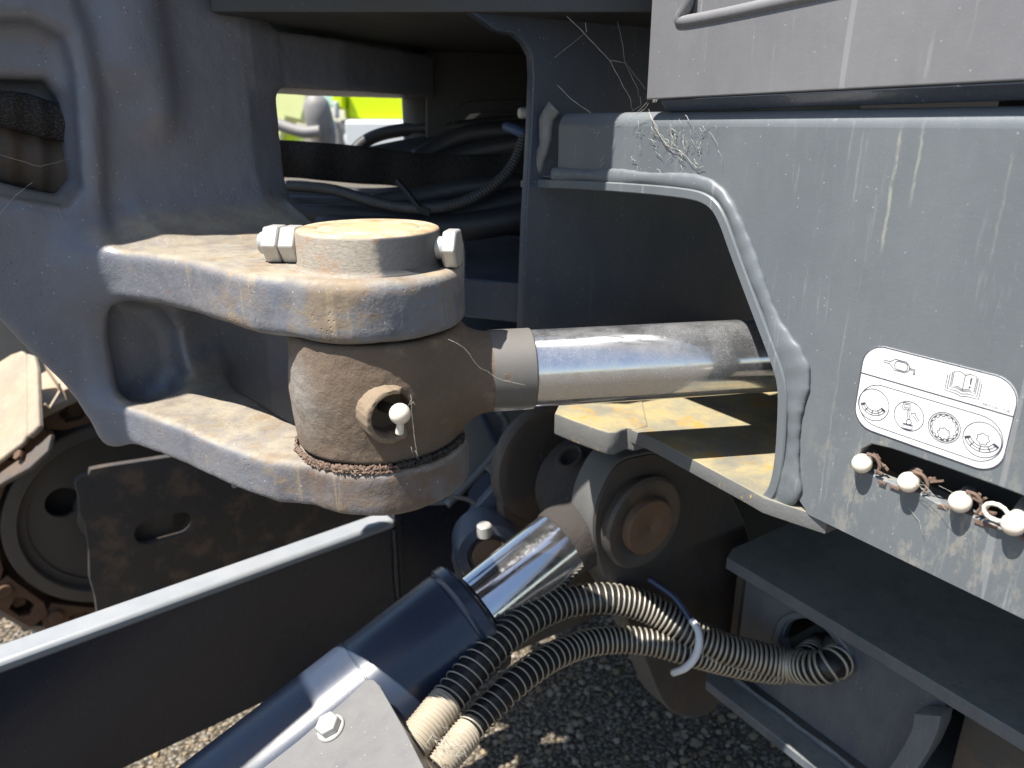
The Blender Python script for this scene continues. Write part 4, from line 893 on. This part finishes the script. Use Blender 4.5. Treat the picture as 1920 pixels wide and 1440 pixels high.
tg = thing('curved_guard', 'pale sunlit steel guard with curved rim behind the mud caked lugs', 'guard', at(890, 900, 1.0))
GP = Plane(at(890, 860, 1.0), unit(V3(.8, .35, 0)), unit(V3(.0, .35, .94)))
if GP.n[1] > 0: GP = Plane(GP.o, -GP.ex, GP.ey)
gp = GP.pxs([(845, 938), (815, 935), (800, 900), (820, 820), (868, 780), (900, 772), (925, 778), (940, 800), (942, 822), (930, 850), (905, 882), (870, 915)])
link('guard_plate', *plate(GP, gp, [], .006, .001), MT['ring'], tg, smooth=40)
link('guard_rim', *tube(cat_rom([GP.pt(*q, .003) for q in gp[6:] + gp[:1]], 5), .0055, 10), MT['ring'], tg, smooth=180)
link('guard_rib', *prism([GP.pt(*GP.px(*q), .004) for q in ((884, 778), (892, 776), (930, 838), (924, 842))], GP.n * .010), MT['frame'], tg)
tw = thing('bent_tab', 'small pale bent steel tab beside the curved guard', 'tab', at(940, 880, .98))
WP = Plane(at(940, 880, .98), V3(1, .1, 0), unit(V3(0, .5, .86)))
if WP.n[1] > 0: WP = Plane(WP.o, -WP.ex, WP.ey)
link('tab', *plate(WP, WP.pxs([(908, 876), (925, 864), (960, 862), (978, 868), (950, 878), (928, 884), (932, 900), (924, 890)]), [], .006, .0015), MT['ring'], tw, smooth=40)
link('tab_foot', *plate(WP, WP.pxs([(900, 884), (975, 874), (965, 920), (930, 950), (890, 960), (880, 920)]), [], .006, .0015, off=-.02), MT['frame'], tw, smooth=40)
tcb = thing('cable', 'thin pale cable loop passing under the lower lug', 'cable', at(870, 945, .93))
link('cable_sheath', *tube(cat_rom([at(820, 925, .95), at(850, 931, .93), at(878, 937, .92), (at(895, 948, .91)), at(900, 962, .90), at(896, 985, .90)], 6), .0030, 8), MT['lowdirt'], tcb)

# ------------------------------------------------------------------ track at the left
TS = 1.20; TR = Plane(at(218, 962, 1.27), WV, UP)
if TR.n @ NV < 0: TR = Plane(TR.o, -WV, UP)
WC = TR.o; RW = .136 * TS
tt_ = thing('track', 'rusty brown crawler track with idler wheel and dusty shoes at the far left', 'crawler track', WC - UP * .2)
link('idler_rim', *lathe(WC, TR.n, [(-.05, RW - .02 * TS), (-.05, RW), (0, RW), (.003, RW - .003), (.003, RW - .017 * TS), (0, RW - .019 * TS), (-.012, RW - .020 * TS), (-.014, RW - .03 * TS), (-.03, RW - .03 * TS), (-.05, RW - .02 * TS)], 96), MT['wheel'], tt_)
WD = Plane(WC, TR.ex if TR.ex[0] > 0 else -TR.ex, UP)
hq = WD.px(122, 950)
link('wheel_web', *plate(WD, circ(0, 0, RW - .022 * TS, 64), [circ(hq[0], hq[1], .0215 * TS, 32)], .01, .0008, off=-.018), MT['wheel'], tt_, smooth=40)
link('track_inside', *lathe(WC, TR.n, [(-.10, RW - .015 * TS), (-.10, .186 * TS), (-.06, .186 * TS), (-.06, RW - .015 * TS)], 64), MT['track'], tt_, smooth=30)
link('idler_hub', *lathe(WC, TR.n, [(-.03, .0001), (-.03, .05 * TS), (-.004, .048 * TS), (0, .042 * TS), (0, .0001)], 48), MT['wheel'], tt_)
def ringpt(a, r, off): return WC + TR.ex * r * math.cos(a) * (1 if TR.ex[0] > 0 else -1) + UP * r * math.sin(a) + TR.n * off
RP = Plane(WC, TR.ex if TR.ex[0] > 0 else -TR.ex, UP)
if RP.n @ NV < 0: print('flip')
for i, adeg in enumerate((98, 127, 156, 185, 214, 243, 272)):
    a = R(adeg); ca, sa = math.cos(a), math.sin(a); c = np.array([ca, sa]) * (RW + .022 * TS); tv = np.array([-sa, ca]) * TS; ca *= TS; sa *= TS
    P = [tuple(c + tv * (-.040) + np.array([ca, sa]) * -.018), tuple(c + tv * .022 + np.array([ca, sa]) * -.014), tuple(c + tv * .040 + np.array([ca, sa]) * -.004), tuple(c + tv * .036 + np.array([ca, sa]) * .022), tuple(c + tv * -.036 + np.array([ca, sa]) * .022), tuple(c + tv * -.046 + np.array([ca, sa]) * .004)]
    hc = c + tv * .004 + np.array([ca, sa]) * .004; ho_ = [tuple(hc + tv * x + np.array([ca, sa]) * y) for x, y in ((-.016, -.004), (-.010, .011), (.008, .012), (.017, .004), (.012, -.009), (-.006, -.011))]
    lk = link('track_link', *plate(RP, P, [ho_], .014, .002, off=.006 - .004 * (i % 2)), MT['track'], tt_, smooth=40)
    pc = RP.pt(*(c + tv * -.030 + np.array([ca, sa]) * -.002), .008); link('link_pin', *lathe(pc, RP.n, [(-.05, .0001), (-.05, .009 * TS), (.002, .009 * TS), (.0035, .0075 * TS), (.0035, .0001)], 20), MT['track'], tt_)
    link('link_bolt', *lathe(RP.pt(*(hc - tv * .004), -.02), RP.n, [(0, .0001), (0, .010 * TS), (.012, .010 * TS), (.012, .0001)], 6), MT['track'], tt_, smooth=20)
def shoe(adeg, w, off0, r0=.178, L=.086):
    w *= TS; off0 *= TS; L *= TS
    a = R(adeg); er = np.array([math.cos(a), math.sin(a)]); tv = np.array([-er[1], er[0]]); c = er * (RW + (r0 - .133) * TS); er = er * TS
    prof = [(-L / 2, 0), (-L / 2, .006), (-L / 2 + .008, .008), (-L / 2 + .010, .022), (-L / 2 + .018, .022), (-L / 2 + .022, .009), (-.006, .009), (-.004, .016), (.004, .016), (.006, .009), (L / 2 - .012, .009), (L / 2 - .006, .013), (L / 2, .011), (L / 2 + .006, .002), (L / 2, 0)]
    P3 = [RP.pt(*(c + tv * x + er * y), off0) for x, y in prof]
    return link('track_shoe', *prism(P3, RP.n * w), MT['shoe'], tt_, bevel=.0015)
for adeg in (108, 133): shoe(adeg, .15, -.12)
for adeg in (160, 187, 214, 241): shoe(adeg, .15, -.16)
# the big dusty shoe nearest the camera at the picture edge
nsh = unit(V3(-.42, -.62, .66)); O9 = at(48, 740, 1.10)
def sp9(x, y, o=0): r = ray(x, y); return r * ((O9 @ nsh) / (r @ nsh)) + nsh * o
t9 = sub('near_shoe', tt_, O9, 'large sunlit dusty shoe at the picture edge')
link('shoe_plate', *prism([sp9(*q) for q in ((-60, 715), (20, 664), (40, 657), (48, 664), (51, 812), (40, 832), (-30, 885), (-60, 905))], nsh * -.008), MT['shoe'], t9, bevel=.003)
link('grouser_bar', *prism([sp9(x, y, .004) for x, y in ((53, 664), (66, 668), (72, 690), (77, 800), (66, 812), (54, 822))], nsh * -.010), MT['shoe'], t9, bevel=.003)
link('shoe_edge', *prism([sp9(x, y, -.014) for x, y in ((-40, 893), (42, 838), (54, 824), (78, 806), (70, 840), (36, 872), (10, 886), (-40, 915))], nsh * -.008), MT['lowdirt'], t9, bevel=.002)
link('shoe_bolt', *hexp(sp9(26, 850, -.010), nsh, .014, .006), MT['track'], t9)
ttf = thing('track_beam', 'dark ragged edged track frame plate with one oblong slot', 'track frame', at(400, 1100, 1.0))
TF = Plane(at(300, 1000, 1.19), WV, UP)
if TF.n @ NV < 0: TF = Plane(TF.o, -WV, UP)
fo = [(140, 905), (152, 893), (165, 890), (170, 880), (190, 876), (215, 872), (320, 856), (420, 838), (560, 815), (760, 780), (760, 1100), (420, 1150), (300, 1200), (184, 1260), (182, 1150), (178, 1120), (168, 1085), (166, 1030), (160, 985), (148, 960), (147, 930)]
sl = rrect(*TF.px(256, 1014), *TF.px(362, 970), .013) if False else None
a_, b_ = np.array(TF.px(278, 998)), np.array(TF.px(338, 982)); ax = unit(b_ - a_); nx = np.array([-ax[1], ax[0]]); rr = .0197
sl = [tuple(b_ + rr * (ax * math.cos(R(k)) + nx * math.sin(R(k)))) for k in range(-90, 91, 15)] + [tuple(a_ + rr * (ax * math.cos(R(k)) + nx * math.sin(R(k)))) for k in range(90, 271, 15)]
link('frame_plate', *plate(TF, TF.pxs(fo), [sl], .012, .0012), MT['tframe'], ttf, smooth=40)
link('frame_flange', *box(TF.pt(*TF.px(186, 1162), .0), TF.ex * .75, UP * -.012, TF.n * .018), MT['tframe'], ttf, bevel=.003)
link('axle_end', *lathe(TF.pt(*((a_ + b_) / 2 - ax * .012), -.03), TF.n, [(0, .0001), (0, .031), (.008, .031), (.008, .002), (.0065, .001), (.0065, .0001)], 40), MT['wheel'], ttf)
link('frame_body', *box(TF.pt(*TF.px(420, 1120), -.20), TF.ex * 1.0, UP * .24, TF.n * .14), MT['voidm'], ttf)

# ------------------------------------------------------------------ unseen boom foot above the picture, outline fitted to cast shade
tbo = thing('boom', 'unseen dark grey boom foot above the picture, shaped to throw shade on casting and frame', 'boom', V3(-.28, .72, .13))
link('boom_shade_slab', *prism([V3(x, y, .135) for x, y in ((-.052, .545), (-.16, .556), (-.255, .60), (-.33, .68), (-.56, .75), (-.56, .82), (-.052, .80))], V3(-.05, -.05, .85)), MT['hood'], tbo, bevel=.004)

tbc2 = thing('shade_cylinder', 'unseen dark cylinder added above and left of the picture to shade the lift cylinder', 'hydraulic cylinder', EC + VD * .5 - A * .035 + np.array(sunv) * 1.0)
q0, q1 = [EC + VD * k + A * o_ + np.array(sunv) * 1.0 for k, o_ in ((.345, -.027), (1.05, .004))]  # added out of view towards the sun, shades the lift cylinder barrel
link('barrel', *rod_(q0, q1, .050, bev=.003), MT['blue'], tbc2)
link('rod', *rod_(q1 + unit(q1 - q0) * .001, q1 + unit(q1 - q0) * .25, .018), MT['chrome2'], tbc2)

# ------------------------------------------------------------------ ribbed hoses on the lift cylinder
def hose(name, label, pts, rc, rh, seed, tight=.08, loc=None):
    path = cat_rom([at(*p) for p in pts], 10); t = thing(name, label, 'hose', path[0], 'spring guarded hoses over the lift cylinder')
    link('hose_core', *tube(resample(path, 160)[0], rc, 16), MT['rubber'], t, smooth=180)
    pitch = lambda s: .0028 if s < tight else (.0085 if s < .30 else .0085 - (s - .30) / .12 * .0030 if s < .42 else .0055)
    link('spring_guard', *helix(path, rh, lambda w: .0009 + .0008 * min(1, max(0, w - .15) * 2.5), pitch, seg=5, per=20, t0=tight, t1=.999), MT['spring'], t, smooth=180)
    P, L = resample(path, 300); n = int(300 * tight); sub_ = P[:n + 1]
    link('ribbed_cuff', *tube(resample(sub_, 120)[0], lambda w: rh - .0004 + .0009 * math.sin(w * 2 * math.pi * 13), 28), MT['cuff'], t, smooth=180)
    return t
def dep(x, y, pl, g): r = ray(x, y); return float((pl.o @ pl.n) / (r @ pl.n)) - g
EK = lambda x, y, g: dep(x, y, LK, g)
WK = lambda x, y, g: dep(x, y, SW2, g)
hose('spring_hose', 'upper black hose in a tan wire spring, arching highest over the lift cylinder',
     [(770, 1400, .61), (800, 1362, .625), (850, 1300, .65), (915, 1225, .68), (985, 1165, .72), (1060, 1130, .755), (1140, 1122, .765), (1220, 1142, min(.77, EK(1220, 1142, .03))), (1290, 1185, .765), (1350, 1213, .765), (1420, 1232, .768), (1480, 1247, WK(1480, 1247, .036)), (1530, 1252, WK(1530, 1252, .030)), (1562, 1244, WK(1562, 1244, .018)), (1576, 1230, WK(1576, 1230, -.012)), (1570, 1218, WK(1570, 1218, -.06)), (1560, 1212, WK(1560, 1212, -.12))], .0135, .0152, 1, .075)
hose('spring_hose', 'lower black hose in a tan wire spring, running beneath the other',
     [(820, 1440, .61), (860, 1392, .625), (905, 1340, .65), (960, 1285, .675), (1020, 1240, .71), (1080, 1212, .745), (1140, 1200, .76), (1215, 1203, .765), (1290, 1222, .765), (1350, 1238, .775), (1420, 1252, .785), (1470, 1256, WK(1470, 1256, .012)), (1505, 1240, WK(1505, 1240, .002)), (1525, 1222, WK(1525, 1222, -.03)), (1540, 1210, WK(1540, 1210, -.10))], .0115, .0132, 2, .07)
tz_ = thing('cable_tie', 'pale nylon tie strapping the two spring hoses together', 'cable tie', at(1303, 1230, .69))
link('tie_loop', *tube(cat_rom([at(1262, 1262, .765), at(1285, 1252, .75), at(1303, 1232, .745), at(1311, 1205, .745), at(1308, 1180, .748), at(1296, 1162, .755)], 6), lambda w: .0042 - .001 * abs(w - .5), 8), MT['tie'], tz_, smooth=180)
link('tie_tail', *tube(cat_rom([at(1296, 1165, .755), at(1280, 1140, .76), at(1262, 1118, .765), at(1238, 1100, .77), at(1215, 1085, .775)], 6), .0032, 8), plain('dark blue tape', (.03, .045, .09), .4), tz_, smooth=180)

# ------------------------------------------------------------------ hoses and straps seen through the window behind the pin
twn = thing('strap_band', 'wide black woven strap crossing the opening behind the pin', 'strap', at(700, 330, .90))
SB = Plane(at(740, 300, .92), unit(V3(1, .10, 0)), UP)
if SB.n[1] > 0: SB = Plane(SB.o, -SB.ex, SB.ey)
o = link('webbing', *ribbon(SB, [(480, 262), (560, 266), (640, 272), (720, 280), (800, 290), (900, 292), (990, 288)], [(480, 330), (560, 332), (640, 340), (720, 345), (800, 350), (900, 338), (990, 330)], .0, .002), MT['strap'], twn, smooth=180); o.modifiers.new('thick', 'SOLIDIFY').thickness = .003
def bh(label, pts, r, mat=None, rib=None):
    path = cat_rom([at(*p) for p in pts], 8); t = thing('hydraulic_hose', label, 'hose', path[0], 'hoses in the opening behind the pin')
    if rib: P, L = resample(path, 420); link('hose_wall', *tube(P, lambda w: r * (1 + .07 * math.sin(w * 2 * math.pi * rib)), 14), mat or MT['rubber2'], t, smooth=180)
    else: link('hose_wall', *tube(path, r, 14), mat or MT['rubber2'], t, smooth=180)
    return t
bh('black hose arching over the strap up to the upper right corner', [(640, 310, 1.0), (690, 262, 1.0), (760, 243, .99), (860, 238, .97), (990, 226, .95)], .0085)
bh('thick black hose bending down beneath the arched wall', [(780, 300, .96), (840, 268, .96), (900, 250, .95), (995, 244, .94)], .013)
bh('dark hose just below the thick bent one', [(800, 320, .95), (880, 290, .95), (995, 268, .93)], .014)
bh('dark hose filling the gap above the black strap', [(700, 300, .98), (780, 285, .98), (900, 275, .97), (1000, 262, .96)], .018)
bh('lowest fat hose sweeping behind the top of the pin boss', [(480, 388, .93), (600, 392, .92), (720, 400, .90), (860, 398, .88), (1000, 372, .88)], .016)
bh('hose curving over the cable tie bundle', [(480, 365, .95), (580, 368, .94), (680, 385, .92), (780, 372, .90), (880, 352, .89), (1000, 342, .89)], .013)
bh('slim hose at the bottom left of the opening', [(480, 400, .90), (560, 402, .90), (660, 404, .89), (760, 410, .88), (1000, 425, .87)], .012)
bh('bottom hose disappearing behind the bolt head', [(600, 430, .88), (760, 432, .86), (880, 425, .85), (1000, 405, .85)], .016)
bh('fat hose deep under the strap', [(480, 360, 1.0), (560, 352, 1.0), (620, 362, 1.0), (740, 365, .97), (1000, 330, .95)], .010)
t = bh('ribbed conduit looping down from the blue taped end at the upper right', [(985, 252, .84), (974, 285, .84), (955, 320, .84), (920, 352, .84), (870, 378, .84), (810, 390, .84), (750, 388, .85), (690, 375, .86), (620, 355, .88), (540, 348, .90)], .0062, plain('grey ribbed conduit', (.05, .05, .052), .5), 95)
link('tape', *tube(cat_rom([at(984, 254, .84), at(972, 246, .84), at(958, 240, .85), at(950, 238, .86)], 5), .0058, 12), MT['bluetape'], t)
tq = thing('hose_tie', 'black cable tie crossing the hose bundle diagonally', 'cable tie', at(780, 380, .84))
link('tie_strap', *tube(cat_rom([at(745, 340, .85), at(765, 362, .84), at(785, 388, .835), (at(800, 400, .835))], 5), .0035, 6), MT['seal'], tq); link('tie_head', *cbox(at(798, 396, .83), V3(1, .2, -.4), UP, V3(0, 1, 0), .010, .008, .006), MT['seal'], tq)
ts = thing('plug', 'pale plug with green side at the window plate edge', 'plug', at(982, 210, .80))
link('plug_body', *lathe(at(985, 212, .84), unit(V3(-1, -.4, 0)), [(0, .0001), (0, .006), (.006, .006), (.0075, .005), (.0075, .0001)], 16), MT['tie'], ts)

# ------------------------------------------------------------------ other machines across the yard
to = thing('lime_machine', 'bright lime yellow machine with grey white lower panel far behind the opening', 'machine', at(700, 240, 4.2))
FB = Plane(at(700, 220, 4.2), V3(1, 0, 0), UP)
def fbx(name, x0, y0, x1, y1, off, th_, mat, bev=.01): 
    a, b = FB.px(x0, y1), FB.px(x1, y0); s_ = FB.n if FB.n[1] < 0 else -FB.n
    return link(name, *box(FB.pt(*a) + s_ * off, FB.ex * (b[0] - a[0]), UP * (b[1] - a[1]), -s_ * th_), mat, to, bevel=bev)
fbx('engine_cover', 655, 150, 860, 223, 0, .6, MT['lime']); fbx('cover_edge', 628, 155, 645, 205, .05, .3, MT['lime']); fbx('side_fold', 643, 181, 657, 223, -.05, .5, MT['lime'])
fbx('lower_panel', 650, 225, 860, 300, .05, .6, MT['white'], .02); fbx('lower_recess', 634, 225, 652, 275, .0, .5, MT['greyt']); fbx('post', 624, 226, 633, 272, .06, .05, MT['white']); fbx('window', 585, 140, 624, 200, -.1, .05, MT['sky'])
fbx('base', 590, 262, 640, 272, .05, .3, MT['white']); fbx('handrail', 632, 190, 638, 222, .07, .03, plain('far blue grey bar', (.35, .40, .5), .5))
tc2 = thing('pale_cab', 'pale yellow curved cab panel at the far left of the opening', 'machine', at(560, 230, 4.0))
C2 = Plane(at(560, 230, 4.0), V3(1, 0, 0), UP)
if C2.n[1] > 0: C2 = Plane(C2.o, -C2.ex, C2.ey)
link('cab_panel', *plate(C2, C2.pxs([(480, 150), (578, 150), (580, 180), (575, 205), (568, 232), (540, 225), (520, 300), (480, 300)]), [], .2, .02), MT['cream'], tc2); link('cab_foot', *plate(C2, C2.pxs([(480, 238), (535, 240), (548, 250), (552, 275), (480, 280)]), [], .2, .01, off=-.03), MT['lime'], tc2)
thd = thing('hose_reel', 'grey dusty rounded hose end and pipe in front of the lime machine', 'pipe', at(600, 240, 3.0))
link('hood_end', *lathe(at(604, 248, 3.0), unit(V3(-.1, -.2, 1)), [(-.06, .0001), (-.06, .05), (.06, .055), (.11, .05), (.14, .03), (.15, .0001)], 24), MT['greyt'], thd)
link('pipe', *tube(cat_rom([at(500, 225, 2.9), at(540, 240, 2.9), at(570, 248, 2.9), at(600, 246, 2.9)], 6), .022, 12), MT['greyt'], thd)
link('foot', *box(at(596, 300, 3.0), V3(.09, 0, 0), V3(0, .1, 0), V3(0, 0, .12)), MT['greyt'], thd)
tdk = thing('far_dark_box', 'plain dark box at the far left edge of the background', 'machine', at(20, 640, 1.9))
link('side_wall', *box(at(-500, 760, 2.0), V3(1.2, 0, 0), V3(0, .3, 0), V3(0, 0, .6)), MT['dark'], tdk, bevel=.01)  # plain dark box closing the background at the far left

# ------------------------------------------------------------------ cobwebs
def strands(name, label, L, r=.00016):
    m = MB(); rs = random.Random(len(L))
    for P in L:
        Q = []
        for i in range(len(P) - 1):
            a, b = np.asarray(P[i], float), np.asarray(P[i + 1], float); n = max(2, int(np.linalg.norm(b - a) / .004))
            for k in range(n): Q.append(a + (b - a) * k / n + V3(*[rs.uniform(-1, 1) * .0003] * 3) * (1 if k else 0))
        Q.append(np.asarray(P[-1], float)); ra = r * rs.uniform(.6, 1.5); m.add(tube(Q, lambda w: ra * (1 + .8 * math.sin(w * 37 + ra * 1e5) ** 2), 4))
    o = m.build(name, MT['web'], None, smooth=180, kind='stuff'); tag(o, label, 'cobweb')
def ws_(off, *P): return [SIDE.pt(*SIDE.px(x, y), off) for x, y in P]
def wb_(d, *P): return [at(x, y, d) for x, y in P]
W1 = [wb_(.60, (1062, 30), (1095, 62), (1110, 78), (1145, 115), (1165, 155), (1182, 185), (1186, 208)), wb_(.60, (1158, 40), (1168, 85), (1172, 118), (1186, 148), (1197, 168), (1196, 182)), wb_(.60, (1145, 113), (1172, 118)), wb_(.60, (1045, 160), (1070, 185), (1108, 212)),
      wb_(.60, (1096, 63), (1060, 92), (1040, 108)), wb_(.60, (1098, 42), (1100, 60)), wb_(.60, (1186, 208), (1202, 198), (1200, 180)), wb_(.60, (1172, 115), (1210, 168))]
for dx, y1 in ((0, 0), (4, 10), (10, 30), (14, 60), (22, 80), (30, 60)): W1.append(wb_(.575, (1226 + dx, y1), (1230 + dx * .9, y1 + 60), (1236 + dx * .4, 150), (1224 + dx * .2, 192)))
strands('cobweb', 'dusty white cobweb threads hanging off the left corner of the hood', W1, .00014)
W2 = [ws_(.004, (1221, 192), (1205, 208), (1190, 222), (1188, 232)), ws_(.004, (1225, 192), (1216, 205), (1200, 215)), ws_(.002, (1220, 205), (1224, 222), (1236, 236), (1240, 252), (1254, 272), (1274, 280), (1290, 292), (1300, 305), (1312, 315), (1324, 312)), ws_(.002, (1223, 215), (1232, 240), (1246, 262), (1262, 278), (1284, 284)),
      ws_(.002, (1221, 210), (1232, 232), (1238, 250), (1250, 266)), ws_(.002, (1333, 246), (1350, 270), (1348, 280)), ws_(.002, (1115, 240), (1120, 250), (1130, 248)), ws_(.002, (1155, 230), (1162, 228), (1166, 220)), ws_(.002, (1200, 225), (1202, 250)), ws_(.002, (1350, 280), (1357, 295), (1356, 315))]
rs = random.Random(4)
for k in range(60):
    x, y = rs.gauss(1250, 60), rs.gauss(258, 26)
    if y > 215: W2.append(ws_(.0018, (x, y), (x + rs.uniform(-7, 7), y + rs.uniform(3, 12)), (x + rs.uniform(-10, 10), y + rs.uniform(8, 20))))
strands('cobweb', 'tangled dusty cobweb clinging to the side panel below the hood corner', W2, .00009)
W3 = [wb_(.46, (840, 636), (870, 652), (900, 690), (940, 712), (985, 722)), wb_(.455, (770, 740), (775, 800), (782, 860))]
for k in range(6):
    x = rs.uniform(765, 785); y = rs.uniform(735, 850); W3.append(wb_(.452, (x, y), (x + rs.uniform(-9, 9), y + rs.uniform(6, 16))))
for k in range(0): x = rs.uniform(800, 845); W3.append(wb_(.455, (x, 645 + rs.uniform(0, 8)), (x - rs.uniform(2, 12), 670), (x - rs.uniform(4, 20), 690 + rs.uniform(0, 10))))
strands('cobweb', 'fine cobweb threads strung over the muddy eye beside the cream cap', W3, .00005)
W4 = []
for k in range(45):
    x, y = rs.gauss(838, 16), rs.gauss(1395, 18); W4.append(wb_(.585 + rs.uniform(-.01, .01), (x, y), (x + rs.uniform(-16, 16), y + rs.uniform(-16, 16)), (x + rs.uniform(-22, 22), y + rs.uniform(-18, 22))))
strands('cobweb', 'dense grey cobweb clump between the hose cuffs at the bottom', W4, .00010)
W5 = [ws_(.006, (1690, 900), (1745, 905), (1795, 960)), ws_(.006, (1720, 890), (1760, 930)), ws_(.003, (1612, 885), (1598, 930), (1590, 970)), ws_(.001, (1705, 950), (1725, 975), (1735, 1010))]
for k in range(5): x = rs.uniform(1690, 1900); y = 880 + (x - 1690) * .37; W5.append(ws_(.003, (x, y), (x + rs.uniform(5, 50), y + rs.uniform(0, 40))))
strands('cobweb', 'thin cobweb threads stretched across the slot between the cream caps', W5, .00006)
W6 = [[LEFT.pt(*LEFT.px(x, y), .001) for x, y in P] for P in (((0, 290), (50, 305), (75, 312), (130, 298)), ((0, 400), (30, 365), (60, 342)), ((108, 390), (125, 430), (140, 480)))]
strands('cobweb', 'few faint threads across the left pocket of the casting', W6, .00007)
